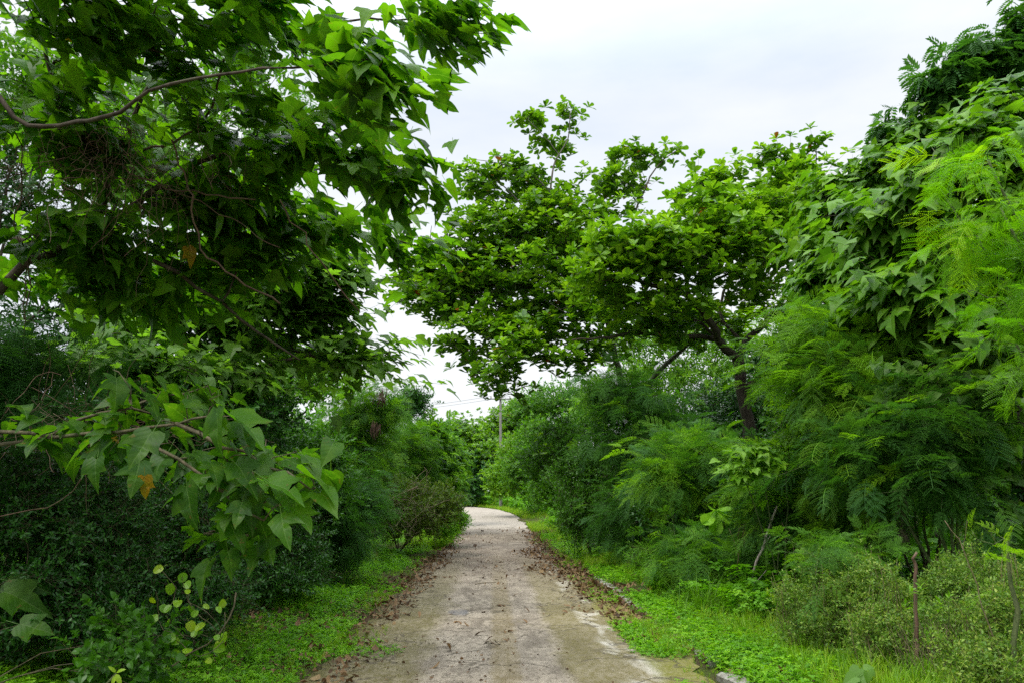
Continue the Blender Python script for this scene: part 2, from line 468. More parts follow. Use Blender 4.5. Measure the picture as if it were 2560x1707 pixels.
def grow(limbs, tips, r, wood, r0=0.005, arch=0.15, sides=4, step=0.28, wob=0.02, expo=0.42, lsides=9):
    """limbs: [(points, r_start, r_end)], tips: (n,3). Twigs grow from the nearest branch to each tip. Returns end directions and the last stretch of every twig."""
    npos, par, fixed = [], [], []
    for k, (pts, ra, rb) in enumerate(limbs):
        pa = smooth_path(pts, 0.22, 0.012, k + 3)
        rad = np.linspace(1, 0, len(pa)) ** 0.8 * (ra - rb) + rb
        wood.tube(pa, rad, lsides if ra > .03 else 6, 0.05, k)
        st = max(1, len(pa) // 40)
        for i in range(int(len(pa) * .25) if k == 0 else 0, len(pa), st):
            npos.append(pa[i]); par.append(-1); fixed.append(rad[i])
    npos = [np.array(p) for p in npos]
    A = np.zeros((len(npos) + len(tips) * 14 + 50, 3)); n = len(npos)
    A[:n] = npos
    par = list(par); rad0 = list(fixed)
    d0 = np.array([np.min(((A[:n] - t) ** 2).sum(1)) for t in tips])
    paths, ends = [], {}
    for ti in np.argsort(d0):
        t = tips[ti]
        dv = t - A[:n]
        dist = np.sqrt((dv ** 2).sum(1))
        cost = dist * (1 + 0.5 * (dv[:, 2] < -0.3 * dist)) + 0.02 * np.arange(n) / n
        s = int(np.argmin(cost)); L = dist[s]
        k = int(np.clip(L / step, 2, 12))
        ctrl = A[s] + (t - A[s]) * 0.5 + np.array([r.normal(0, .08), r.normal(0, .08), arch]) * L
        us = np.linspace(0, 1, k + 1)[1:, None]
        pts = (1 - us) ** 2 * A[s] + 2 * us * (1 - us) * ctrl + us ** 2 * t
        pts[:-1] += r.normal(0, wob, (k - 1 + 0, 3)) if k > 1 else 0
        idx = [s]
        for q in pts:
            A[n] = q; par.append(idx[-1]); rad0.append(0); idx.append(n); n += 1
        paths.append(idx); ends[ti] = idx
    w = np.zeros(n)
    for idx in paths: w[idx[-1]] += 1
    for i in range(n - 1, -1, -1):
        if par[i] >= 0: w[par[i]] += w[i]
    rr = r0 * np.maximum(w, 1) ** expo
    for i in range(n):
        if rad0[i] > 0: rr[i] = rad0[i]
    for idx in paths:
        ra = rr[idx].copy(); ra[0] = min(ra[0], ra[1] * 1.25)
        ra[-1] *= 0.7
        wood.tube(A[idx], ra, sides)
    segs = []
    for ti in range(len(tips)):
        idx = ends[ti]
        segs.append((A[idx[-1]], A[idx[-2]] if len(idx) > 1 else A[idx[-1]] - [0, 0, .1]))
    e = np.array([s[0] for s in segs]); p = np.array([s[1] for s in segs])
    return nrm(e - p), p

UPV = np.array([0, 0, 1.0])
def rand_dirs(r, n): return nrm(r.normal(0, 1, (n, 3)))

# species: fill a Leaves object round the twig ends
def leaves_lobed(lv, tips, dirs, prev, r, per=8, size=0.24, out=None, drop=0.3, tint=(0.1, 0.9), span=0.7, tpl='lobed'):
    n = len(tips)
    for k in range(per):
        f = k / max(per - 1, 1)
        pos = tips - dirs * (span * f)[..., None] if False else tips - dirs * (span * f) + r.normal(0, .05, (n, 3))
        side = nrm(np.cross(dirs, UPV)) * np.where(k % 2, 1, -1)
        d = dirs * (0.9 - 0.4 * f) + side * (0.25 + 0.6 * f) + r.normal(0, .20, (n, 3))
        if out is not None: d = d + out * 0.7
        d = nrm(d); d[:, 2] = d[:, 2] * 0.5 - drop - r.uniform(0, .25, n)
        d = nrm(d)
        up = UPV + r.normal(0, .24, (n, 3))
        sz = size * r.uniform(.6, 1.15, n)
        lv.add(T[tpl], pos + d * sz[:, None] * .42, d, up, sz, r.uniform(*tint, n) ** 1.0)

def leaves_rosette(lv, tips, dirs, prev, r, per=8, size=0.24, tint=(0.0, 0.9), red=0.004, ax=0.8):
    n = len(tips)
    axis = nrm(UPV * ax + dirs * (1 - ax) + r.normal(0, .18, (n, 3)))
    a = nrm(np.cross(axis, r.normal(0, 1, (n, 3)))); b = np.cross(axis, a)
    rt = r.uniform(*tint, n)
    for k in range(per):
        th = 2 * math.pi * k * 0.382 + r.normal(0, .25, n)
        el = np.radians(np.clip(10 + 55 * k / per + r.normal(0, 14, n), -25, 80))
        rad = np.cos(th)[:, None] * a + np.sin(th)[:, None] * b
        d = rad * np.cos(el)[:, None] + axis * np.sin(el)[:, None]
        up = axis * np.cos(el)[:, None] - rad * np.sin(el)[:, None] + r.normal(0, .2, (n, 3))
        sz = size * r.uniform(.6, 1.1, n) * (1 - 0.35 * k / per)
        t = np.clip(rt + r.normal(0, .12, n) + 0.22 * k / per - .05, 0, .94)
        t = np.where(r.uniform(0, 1, n) < red * (1.6 if k < 3 else .4), r.uniform(.97, 1, n), t)
        lv.add(T['almond'], tips - axis * (0.05 * (1 - k / per)), d, up, sz, t)

def leaves_feather(lv, tips, dirs, prev, r, per=7, size=0.24, lod='mid', tint=(0.0, 0.8), span=0.45, young=0.1, drop=0.15):
    n = len(tips)
    for k in range(per):
        f = k / max(per - 1, 1)
        pos = tips - dirs * (span * f)
        th = k * 2.4 + r.uniform(0, 1, n)
        a = nrm(np.cross(dirs, UPV + r.normal(0, .1, (n, 3)))); b = np.cross(a, dirs)
        side = np.cos(th)[:, None] * a + 0.5 * np.sin(th)[:, None] * b
        d = nrm(dirs * (0.75 - 0.4 * f) + side * (0.35 + 0.7 * f) + r.normal(0, .15, (n, 3)) - UPV * drop)
        up = UPV + r.normal(0, .28, (n, 3))
        sz = size * r.uniform(.7, 1.15, n) * (0.75 if k == 0 else 1)
        t = r.uniform(*tint, n)
        t = np.where(r.uniform(0, 1, n) < young, r.uniform(.85, 1, n), t)
        lv.add(T['feather_' + lod], pos, d, up, sz, t)

def leaves_whorl(lv, tips, dirs, prev, r, per=8, size=0.05, tint=(0.0, 0.9), span=0.16, tpl='oval', spread=0.9, upw=0.3):
    n = len(tips)
    a = nrm(np.cross(dirs, r.normal(0, 1, (n, 3)))); b = np.cross(a, dirs)
    for k in range(per):
        f = k / per
        th = k * 2.4 + r.uniform(0, .6, n)
        rad = np.cos(th)[:, None] * a + np.sin(th)[:, None] * b
        d = nrm(dirs * (0.9 - .5 * f) + rad * (spread * (0.5 + .5 * f)) + UPV * upw + r.normal(0, .15, (n, 3)))
        up = dirs + UPV * .6 + r.normal(0, .3, (n, 3))
        lv.add(T[tpl], tips - dirs * (span * f), d, up, size * r.uniform(.6, 1.15, n), r.uniform(*tint, n))

def plant(name, label, cat, base, limbs, blobs, ntips, species, mat, wmat='bark', seed=1, group=None, shell=0.45, parts=('trunk', 'crown'), r0=0.005, arch=0.15, lc=False, grow_kw=None, extra_tips=None, tipdir=0.35, sat=0, satspread=0.25, **kw):
    r = rng_(seed)
    base = np.array(base, float)
    root = thing(name, base, label, cat, group)
    tips, outw = sample_blobs(blobs, ntips, r, shell) if ntips else (np.zeros((0, 3)), np.zeros((0, 3)))
    if extra_tips is not None:
        ex = np.asarray(extra_tips, float)
        tips = np.vstack([tips, ex]); outw = np.vstack([outw, nrm(ex - base)])
    gz = ground_z(tips[:, 0], tips[:, 1])
    tips[:, 2] = np.maximum(tips[:, 2], gz + 0.06 + r.uniform(0, .12, len(tips)))
    wood = Wood()
    dirs, prev = grow(limbs, tips, r, wood, r0=r0, arch=arch, **(grow_kw or {}))
    dirs = nrm(dirs * (1 - tipdir) + outw * tipdir)
    if sat:                                                       # side shoots round every twig end
        s0 = np.repeat(prev * .55 + tips * .45, sat, 0)
        s1 = np.repeat(tips, sat, 0) + r.normal(0, satspread, (len(s0), 3)) * [1, 1, .75]
        s1[:, 2] = np.maximum(s1[:, 2], ground_z(s1[:, 0], s1[:, 1]) + .05)
        wood.sticks(s0, s1, r0 * .8)
        tips = np.vstack([tips, s1]); prev = np.vstack([prev, s0])
        dirs = np.vstack([dirs, nrm(nrm(s1 - s0) * .7 + np.repeat(dirs, sat, 0) * .5)])
    lv = Leaves(seed, lc)
    species(lv, tips, dirs, prev, r, **kw)
    wood.build(parts[0], M[wmat], root, base)
    lv.build(parts[1], M[mat], root, base)
    return root, tips, dirs

def copy_tree(o):
    c = o.copy(); COL.objects.link(c)
    for ch in o.children:
        d = ch.copy(); COL.objects.link(d); d.parent = c
        for g in ch.children:
            e = g.copy(); COL.objects.link(e); e.parent = d
    return c
def gp(x, y, dz=0.0): return np.array([x, y, float(ground_z(x, y)) + dz])

# ------------------------------------------------------------------ setting: ground, lane, kerb
def soil_mat():
    m, t = newmat('soil')
    co = N(t, 'ShaderNodeTexCoord')
    n1 = noise(t, co.outputs['Object'], 1.3, 5)
    n2 = noise(t, co.outputs['Object'], 22, 6, .7)
    c = mixc(t, n2, (0.042, 0.032, 0.016), (0.115, 0.088, 0.046))
    c = mixc(t, ramp(t, n1, [(.40, 0.0), (.58, .85)]), c, (0.055, 0.085, 0.012))
    pr = N(t, 'ShaderNodeBsdfPrincipled'); pr.inputs['Roughness'].default_value = .95; pr.inputs['Specular IOR Level'].default_value = .1
    t.links.new(c, pr.inputs['Base Color'])
    bn = N(t, 'ShaderNodeBump'); bn.inputs['Distance'].default_value = .05
    t.links.new(n2, bn.inputs['Height']); t.links.new(bn.outputs[0], pr.inputs['Normal'])
    out = N(t, 'ShaderNodeOutputMaterial'); t.links.new(pr.outputs[0], out.inputs[0])
    return m

def lane_mat():
    m, t = newmat('worn_concrete')
    at = N(t, 'ShaderNodeAttribute', attribute_name='uvw')
    sp = N(t, 'ShaderNodeSeparateXYZ'); t.links.new(at.outputs['Vector'], sp.inputs[0])
    u, v = sp.outputs[0], sp.outputs[1]
    vec = at.outputs['Vector']
    mp = N(t, 'ShaderNodeMapping'); mp.inputs['Scale'].default_value = (1.0, 0.45, 1.0); t.links.new(vec, mp.inputs[0])
    big = noise(t, mp.outputs[0], 0.9, 5, .6)
    med = noise(t, mp.outputs[0], 3.6, 6, .68, .8)
    fine = noise(t, mp.outputs[0], 17, 6, .8)
    grit = noise(t, vec, 55, 4, .8)
    c = mixc(t, ramp(t, big, [(.36, 0.0), (.62, 1.0)]), (0.150, 0.120, 0.086), (0.315, 0.262, 0.196))
    c = mixc(t, ramp(t, med, [(.46, 0.0), (.60, .65)]), c, (0.385, 0.322, 0.240))
    c = mixc(t, ramp(t, med, [(.30, .75), (.43, 0.0)]), c, (0.125, 0.098, 0.068))
    c = mixc(t, ramp(t, fine, [(.38, .95), (.50, 0.0)]), c, (0.105, 0.082, 0.055))
    c = mixc(t, ramp(t, grit, [(.56, 0.0), (.66, .75)]), c, (0.44, 0.40, 0.34))
    c = mixc(t, ramp(t, grit, [(.34, .7), (.44, 0.0)]), c, (0.10, 0.085, 0.06))
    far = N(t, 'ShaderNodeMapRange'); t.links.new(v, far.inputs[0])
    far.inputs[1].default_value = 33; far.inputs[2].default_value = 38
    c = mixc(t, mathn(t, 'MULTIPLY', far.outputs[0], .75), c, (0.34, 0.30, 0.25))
    dirt = N(t, 'ShaderNodeMapRange'); t.links.new(v, dirt.inputs[0])
    dirt.inputs[1].default_value = 13; dirt.inputs[2].default_value = 20
    dm = mathn(t, 'MULTIPLY', dirt.outputs[0], mathn(t, 'SUBTRACT', 1.0, far.outputs[0]))
    dm = mathn(t, 'MULTIPLY', dm, ramp(t, noise(t, mp.outputs[0], 2.2, 5, .65), [(.36, .9), (.66, .25)]))
    c = mixc(t, mathn(t, 'MULTIPLY', dm, .8), c, (0.120, 0.088, 0.062))
    # moss: both shoulders and a streak along the crown of the lane
    mn = noise(t, mp.outputs[0], 2.4, 6, .7, .5)
    def band(c0, w0, w1):
        d = mathn(t, 'ABSOLUTE', mathn(t, 'SUBTRACT', u, c0))
        k = N(t, 'ShaderNodeMapRange', interpolation_type='SMOOTHSTEP'); t.links.new(d, k.inputs[0])
        k.inputs[1].default_value = w1; k.inputs[2].default_value = w0
        return k.outputs[0]
    def mask(b, lo, hi, n=None):
        s = mathn(t, 'ADD', mathn(t, 'MULTIPLY', b, .62), mathn(t, 'MULTIPLY', n or mn, .75))
        return ramp(t, s, [(lo, 0.0), (hi, 1.0)])
    fm = ramp(t, fine, [(.32, 1.0), (.68, .35)])
    near = N(t, 'ShaderNodeMapRange'); t.links.new(v, near.inputs[0])
    near.inputs[1].default_value = 24; near.inputs[2].default_value = 12
    nr = near.outputs[0]
    left = mathn(t, 'MULTIPLY', mathn(t, 'MULTIPLY', mask(band(-1.6, .45, 1.15), .44, .72), fm), nr)
    c = mixc(t, mathn(t, 'MULTIPLY', left, .95), c, (0.100, 0.085, 0.014))
    le = mathn(t, 'MULTIPLY', mask(band(-1.85, .1, .55), .60, .82), nr)
    c = mixc(t, mathn(t, 'MULTIPLY', le, .9), c, (0.085, 0.075, 0.018))
    mid = mathn(t, 'MULTIPLY', mathn(t, 'MULTIPLY', mask(band(0.12, .04, .30), .66, .92, noise(t, mp.outputs[0], 5, 6, .7)), fm), nr)
    c = mixc(t, mathn(t, 'MULTIPLY', mid, .75), c, (0.145, 0.108, 0.036))
    rt = mathn(t, 'MULTIPLY', mathn(t, 'MULTIPLY', mask(band(1.5, .48, 1.05), .46, .74), fm), nr)
    c = mixc(t, mathn(t, 'MULTIPLY', rt, .85), c, (0.140, 0.115, 0.020))
    wn_ = noise(t, mp.outputs[0], 4.5, 6, .75, .8)
    wlow = ramp(t, noise(t, mp.outputs[0], 1.7, 3, .6, .6), [(.50, 0.0), (.60, 1.0)])
    white = mathn(t, 'MULTIPLY', mathn(t, 'MULTIPLY', mask(band(1.38, .10, .50), .78, .98, wn_), nr), wlow)
    white = mathn(t, 'MULTIPLY', white, ramp(t, grit, [(.36, .15), (.48, 1.0)]))
    c = mixc(t, mathn(t, 'MULTIPLY', white, .85), c, (0.50, 0.46, 0.38))
    edge = mathn(t, 'MULTIPLY', mathn(t, 'MULTIPLY', mask(band(1.95, .25, .65), .58, .80), fm), nr)
    c = mixc(t, edge, c, (0.150, 0.150, 0.012))
    # dark patched hole
    px = mathn(t, 'MULTIPLY', mathn(t, 'SUBTRACT', u, -0.50), 3.1)
    py = mathn(t, 'MULTIPLY', mathn(t, 'SUBTRACT', v, 11.75), 1.15)
    dd = mathn(t, 'ADD', mathn(t, 'MULTIPLY', px, px), mathn(t, 'MULTIPLY', py, py))
    dd = mathn(t, 'ADD', dd, mathn(t, 'MULTIPLY', wn_, 1.5))
    c = mixc(t, ramp(t, dd, [(.75, .8), (1.25, 0.0)]), c, (0.115, 0.112, 0.115))
    # cracks and the slab joint
    vo = N(t, 'ShaderNodeTexVoronoi', feature='DISTANCE_TO_EDGE'); vo.inputs['Scale'].default_value = .8
    wv = N(t, 'ShaderNodeVectorMath', operation='ADD')
    nz = N(t, 'ShaderNodeTexNoise'); nz.inputs['Scale'].default_value = 2.2; nz.inputs['Detail'].default_value = 4; t.links.new(vec, nz.inputs['Vector'])
    t.links.new(vec, wv.inputs[0]); t.links.new(nz.outputs['Color'], wv.inputs[1])
    t.links.new(wv.outputs[0], vo.inputs['Vector'])
    ck = mathn(t, 'MULTIPLY', ramp(t, vo.outputs['Distance'], [(.006, 1.0), (.022, 0.0)]), ramp(t, big, [(.40, 0.0), (.50, 1.0)]))
    c = mixc(t, mathn(t, 'MULTIPLY', ck, .7), c, (0.07, 0.055, 0.035))
    jd = mathn(t, 'ABSOLUTE', mathn(t, 'SUBTRACT', v, mathn(t, 'ADD', 35.6, mathn(t, 'MULTIPLY', med, .5))))
    c = mixc(t, ramp(t, jd, [(.10, .7), (.22, 0.0)]), c, (0.10, 0.08, 0.06))
    pr = N(t, 'ShaderNodeBsdfPrincipled'); pr.inputs['Roughness'].default_value = .85; pr.inputs['Specular IOR Level'].default_value = .3
    t.links.new(c, pr.inputs['Base Color'])
    hh = mathn(t, 'ADD', mathn(t, 'MULTIPLY', fine, .6), mathn(t, 'ADD', mathn(t, 'MULTIPLY', grit, .35), med))
    hh = mathn(t, 'SUBTRACT', hh, ck)
    bn = N(t, 'ShaderNodeBump'); bn.inputs['Distance'].default_value = .018; bn.inputs['Strength'].default_value = .8
    t.links.new(hh, bn.inputs['Height']); t.links.new(bn.outputs[0], pr.inputs['Normal'])
    out = N(t, 'ShaderNodeOutputMaterial'); t.links.new(pr.outputs[0], out.inputs[0])
    return m

def axis_pts(lo, hi, fine_lo, fine_hi, fs, cs):
    a = list(np.arange(fine_lo, fine_hi, fs))
    x = fine_lo
    while x > lo: x -= cs; cs *= 1.35; a.insert(0, x)
    x = a[-1]; cs2 = fs * 3
    while x < hi: x += cs2; cs2 *= 1.35; a.append(x)
    return np.array(a)
gx = axis_pts(-700, 700, -9, 9, .22, .8); gy = axis_pts(-60, 900, 1, 80, .4, 1.0)
X, Y = np.meshgrid(gx, gy)
V = np.stack([X, Y, ground_z(X, Y)], -1).reshape(-1, 3)
nx, ny = len(gx), len(gy)
i, j = np.meshgrid(np.arange(nx - 1), np.arange(ny - 1))
k0 = (j * nx + i).ravel()
tag(link('ground', mesh_np('ground', V, np.stack([k0, k0 + 1, k0 + nx + 1, k0 + nx], -1), soil_mat())), kind='structure')

ys = np.concatenate([np.arange(-8, 80, .2), np.arange(80, 140, 1.0)])
us = np.linspace(-1, 1, 25)
Yg = np.repeat(ys[:, None], 25, 1); Ug = np.repeat(us[None], len(ys), 0)
rw = rng_(5).normal(0, 1, (len(ys), 2)); rw = np.stack([np.convolve(rw[:, q], np.ones(9) / 9, 'same') for q in (0, 1)], -1)
Wd = lane_w(Yg) + 0.08 + np.where(Ug < 0, rw[:, :1], rw[:, 1:]) * .30 * np.abs(Ug) - np.where(Ug < 0, .10, 0) * np.abs(Ug) + np.where(Ug > 0, .22 * sstep((20 - Yg) / 10), 0) * np.abs(Ug)
Lx = lane_c(Yg) + Ug * Wd
Zg = g_(Yg) + 0.010 + 0.012 * (1 - Ug ** 2) + 0.004 * np.sin(Lx * 4) * np.sin(Yg * 1.7)
V = np.stack([Lx, Yg, Zg], -1).reshape(-1, 3)
i, j = np.meshgrid(np.arange(24), np.arange(len(ys) - 1)); k0 = (j * 25 + i).ravel()
tag(link('road', mesh_np('road', V, np.stack([k0, k0 + 1, k0 + 26, k0 + 25], -1), lane_mat(), True,
    {'uvw': ('FLOAT_VECTOR', np.stack([(Lx - lane_c(Yg)), Yg, 0 * Yg], -1))})), kind='structure')

# kerb of old concrete blocks along the right verge
def kerb_mesh():
    r = rng_(9); V, Q = [], []
    y = 4.6
    while y < 17:
        L = r.uniform(.5, .62); x0 = 2.16 + r.normal(0, .02); h = .048 + r.normal(0, .016); w = .075
        tl = r.normal(0, .012)
        if r.uniform() > .16:
            n = 6
            b = len(V)
            prof = [(-w, -.12), (-w, h - .02), (-w + .02, h), (w - .02, h), (w, h - .02), (w, -.12)]
            for q in range(n):
                yy = y + (L - .03) * q / (n - 1)
                for (a, z) in prof:
                    jj = r.normal(0, .007, 2) if z > 0 else (0, 0)
                    V.append((x0 + a + jj[0] + tl * q, yy + (r.normal(0, .008)), z + jj[1] + float(g_(yy))))
            for q in range(n - 1):
                for s in range(5):
                    a = b + q * 6 + s
                    Q.append((a, a + 6, a + 7, a + 1))
            for e in (b, b + (n - 1) * 6):
                Q.append((e, e + 1, e + 4, e + 5)); Q.append((e + 1, e + 2, e + 3, e + 4))
        y += L
    return V, Q
def stone_mat():
    m, t = newmat('kerb_concrete')
    co = N(t, 'ShaderNodeTexCoord')
    n1 = noise(t, co.outputs['Object'], 9, 6, .7); n2 = noise(t, co.outputs['Object'], 60, 4, .7)
    c = mixc(t, ramp(t, n1, [(.38, 0.0), (.6, 1.0)]), (0.13, 0.12, 0.085), (0.33, 0.31, 0.27))
    c = mixc(t, ramp(t, n2, [(.55, 0.0), (.7, .6)]), c, (0.12, 0.12, 0.05))
    pr = N(t, 'ShaderNodeBsdfPrincipled'); pr.inputs['Roughness'].default_value = .9
    t.links.new(c, pr.inputs['Base Color'])
    bn = N(t, 'ShaderNodeBump'); bn.inputs['Distance'].default_value = .01; t.links.new(n1, bn.inputs['Height']); t.links.new(bn.outputs[0], pr.inputs['Normal'])
    out = N(t, 'ShaderNodeOutputMaterial'); t.links.new(pr.outputs[0], out.inputs[0])
    return m
V, Q = kerb_mesh()
M['stone'] = stone_mat()
tag(link('kerb', mesh_np('kerb', V, Q, M['stone'], False)), kind='structure')

#
# ---- ground cover, grass, litter (nobody could count them)
def sprig(n, seed, h=.12, leaf=.040, tri=3):
    r = rng_(seed); V, Q = [], []
    def q4(a, b, c, d):
        k = len(V); V.extend((a, b, c, d)); Q.append((k, k + 1, k + 2, k + 3))
    for s in range(n):
        a = r.uniform(0, 2 * math.pi); o = np.array([math.cos(a), math.sin(a), 0])
        hh = h * r.uniform(.35, 1); top = o * r.uniform(.02, .11) + np.array([0, 0, hh])
        sd = np.array([-o[1], o[0], 0]) * .002
        q4(-sd, sd, top + sd, top - sd)
        for k in range(tri):
            b = a + (k - (tri - 1) / 2) * 2.0 + r.normal(0, .3)
            d = np.array([math.cos(b), math.sin(b), r.uniform(-.35, .35)]); L = leaf * r.uniform(.6, 1.1)
            w = np.array([-d[1], d[0], r.normal(0, .15)]) * L * .38
            m_ = top + d * L * .5 + np.array([0, 0, .008])
            q4(top, m_ + w, top + d * L, m_ - w)
    return np.array(V), np.array(Q)
def tuft(n, seed, h=.25, spread=.5, w=.004):
    r = rng_(seed); V, Q = [], []
    for s in range(n):
        a = r.uniform(0, 2 * math.pi); o = np.array([math.cos(a), math.sin(a), 0]); sd = np.array([-o[1], o[0], 0])
        H = h * r.uniform(.5, 1); S = spread * r.uniform(.3, 1) * H; b0 = o * r.uniform(0, .03)
        pr = None
        for q in range(4):
            u = q / 3
            c = b0 + o * S * u * u + np.array([0, 0, H * (u - .25 * u * u)])
            ww = w * (1 - u * .85)
            k = len(V); V += [c - sd * ww, c + sd * ww]
            if q: Q.append((k - 2, k - 1, k + 1, k))
    return np.array(V), np.array(Q)
T['sprig'] = [sprig(7, s) for s in (1, 2, 3)]
T['sprig_low'] = [sprig(6, s, .05, .028) for s in (4, 5, 6)]
T['herbtall'] = [sprig(11, s, .36, .07, 4) for s in (7, 8, 9)]
T['tuft'] = [tuft(12, s) for s in (1, 2, 3)]
T['tuft_long'] = [tuft(14, s, .7, .8, .006) for s in (4, 5)]
CURL = strip_leaf(OA, None, .5, .5, .03, 31), strip_leaf(OA, None, -.3, -.6, .03, 32), strip_leaf(OE, None, .6, .8), strip_leaf(OC, None, .3, -.4), strip_leaf(OA, None, .9, .2, .04, 33)
T['litter'] = list(CURL)

def scatter(lv, tpl, n, xr, yr, r, sc, tint, dens=None, dz=0.0, lean=.2):
    """xr: distance from the lane's edge (negative side = left); yr: along the lane, thicker near"""
    y = yr[0] * (yr[1] / yr[0]) ** r.uniform(0, 1, n)
    q = r.uniform(0, 1, n); off = xr[0] + (xr[1] - xr[0]) * q
    x = lane_c(y) + math.copysign(1, xr[1]) * lane_w(y) + off
    if dens is not None:
        k = dens(x, y) > r.uniform(0, 1, n); x, y = x[k], y[k]
    n = len(x)
    a = r.uniform(0, 2 * math.pi, n)
    up = nrm(np.stack([r.normal(0, lean, n), r.normal(0, lean, n), np.ones(n)], -1))
    yd = np.stack([np.cos(a), np.sin(a), 0 * a], -1)
    yd = nrm(yd - up * (yd * up).sum(1, keepdims=True))
    lv.add(T[tpl], np.stack([x, y, ground_z(x, y) + dz], -1), yd, up, r.uniform(*sc, n), r.uniform(*tint, n))
def patch(f, seed, lo=-.2, hi=.5):
    return lambda x, y: np.clip((np.sin(x * f + seed) + np.sin(y * f * .8 + 2 * seed) + np.sin((x + y) * f * .55 + seed * 3) - lo * 2) / (hi * 4), .0, 1)

r = rng_(77)
lv = Leaves(1)
scatter(lv, 'sprig_low', 9000, (-.05, -1.3), (3.2, 30), r, (.7, 1.3), (.1, .9), lambda x, y: np.maximum(patch(2.6, .4, -.4)(x, y), .3) * np.where((y > 11) & (np.abs(x + 1.75) < .55), .12, 1))
scatter(lv, 'sprig_low', 7000, (.70, -.3), (3.2, 15), r, (.4, 1.0), (.3, 1), patch(2.6, 1.0, .2))
scatter(lv, 'sprig', 12000, (-.35, -3.4), (3.2, 36), r, (.6, 1.3), (.0, .8), patch(1.5, 2.0, -.8))
tag(lv.build('ground_cover', M['herb']), kind='stuff')
lv = Leaves(2)
scatter(lv, 'sprig_low', 14000, (-.18, 1.3), (4.2, 30), r, (.7, 1.4), (.3, 1), lambda x, y: patch(2.4, 4.0, .15)(x, y) * np.where((y > 12) & (x < 2.3), .1, 1) * np.where(np.abs(x - 2.12) < .15, .6, 1))
scatter(lv, 'sprig', 14000, (.40, 2.6), (4.2, 34), r, (.5, 1.35), (.2, 1), lambda x, y: patch(1.7, 5.0, -.5)(x, y) * np.where(np.abs(x - 2.12) < .17, .55, 1))
tag(lv.build('ground_cover', M['herb']), kind='stuff')
lv = Leaves(3)
scatter(lv, 'tuft', 7000, (.05, -2.6), (4, 14), r, (.25, .8), (.2, 1), patch(1.9, 3.0, -.5))
scatter(lv, 'tuft', 7000, (-.05, -3.0), (6, 45), r, (.4, .9), (.0, .85), lambda x, y: patch(1.2, 7.0)(x, y) * np.where((y > 11) & (y < 36) & (x > -2.2), .1, 1))
scatter(lv, 'tuft', 2200, (-.02, -1.3), (26, 48), r, (.7, 1.6), (.4, .95))
scatter(lv, 'tuft', 1500, (.5, -.6), (4, 22), r, (.2, .55), (.4, 1), patch(1.9, 6.0, .1))
scatter(lv, 'tuft', 2600, (.9, 2.9), (5, 22), r, (.7, 1.6), (.1, .95))
scatter(lv, 'tuft', 14000, (.05, 2.6), (5, 20), r, (.3, .9), (.3, 1), lambda x, y: patch(1.4, 8.0)(x, y) * np.where((y > 12) & (x < 2.2), .12, 1))
scatter(lv, 'tuft', 8500, (.15, 2.6), (18, 58), r, (.5, 1.5), (.35, .97), lambda x, y: patch(.9, 9.0, -1.0)(x, y) * np.where((y < 34) & (x < 2.25), .1, 1))
scatter(lv, 'tuft', 4500, (.1, 5.5), (46, 95), r, (.8, 1.6), (.4, .97))
scatter(lv, 'tuft', 500, (.05, .5), (7, 20), r, (.15, .4), (.5, 1))
tag(lv.build('grass', M['grass']), kind='stuff')
lv = Leaves(14)
scatter(lv, 'herbtall', 5200, (1.5, 8.5), (5, 46), r, (.7, 1.9), (.0, .45), lambda x, y: np.where((y < 10.5) & (x < 5.5), .0, 1))
scatter(lv, 'herbtall', 4200, (-2.6, -8.0), (7, 46), r, (.7, 1.5), (.0, .2))
scatter(lv, 'herbtall', 700, (1.4, 2.6), (10, 17), r, (.4, 1.0), (.2, .9))
scatter(lv, 'herbtall', 900, (.9, 2.2), (10, 40), r, (.5, 1.2), (.2, .9), patch(1.3, 3.3))
scatter(lv, 'herbtall', 1500, (.8, 9), (46, 80), r, (1.0, 2.6), (.1, .8))
tag(lv.build('undergrowth', M['herb']), kind='stuff')
lv = Leaves(4)
litd = lambda x, y: np.clip(1.25 - np.abs(x - 1.62) / (.35 + .75 * np.abs(np.sin(y * .55 + 1) * np.sin(y * .21))), 0, 1) * np.clip((y - 11) / 9, .05, 1) * np.clip((37 - y) / 4, 0, 1)
scatter(lv, 'litter', 8500, (-1.3, .9), (11, 37), r, (.04, .105), (.0, .9), lambda x, y: np.where(x > 0, litd(x, y), 0), .036, .28)
scatter(lv, 'litter', 1500, (.3, 2.4), (5, 26), r, (.03, .08), (.1, 1.0), None, .05, .6)
scatter(lv, 'litter', 2600, (-.2, 1.4), (9, 24), r, (.045, .10), (.0, .9), lambda x, y: np.where(x > 0, np.clip(1 - np.abs(x - 2.0) / .8, 0, 1), 0), .03, .5)
tag(lv.build('leaf_litter', M['dry']), kind='stuff')
lv = Leaves(5)
scatter(lv, 'litter', 3600, (.6, -.7), (11, 36), r, (.04, .10), (.0, .8), lambda x, y: np.where(x < 0, np.clip(1.1 - np.abs(x + 1.55) / (.3 + .3 * np.abs(np.sin(y * .7))), 0, 1) * np.clip((y - 9) / 8, .12, 1), 0), .036, .28)
scatter(lv, 'litter', 2600, (.5, -1.6), (4.5, 16), r, (.035, .085), (.0, .9), lambda x, y: np.where(x < 0, .6, 0), .045, .35)
tag(lv.build('leaf_litter', M['dry']), kind='stuff')
# crumbs on the concrete
lv = Leaves(6)
scatter(lv, 'litter', 4500, (-3.3, .2), (4.5, 36), r, (.012, .045), (.0, .8), lambda x, y: np.where(np.abs(x) < 1.8, .35 + .65 * np.clip((y - 12) / 10, 0, 1), 0) * patch(1.3, 2.2, -.3)(x, y * .5), .028, .4)
tag(lv.build('leaf_crumbs', M['dry']), kind='stuff')
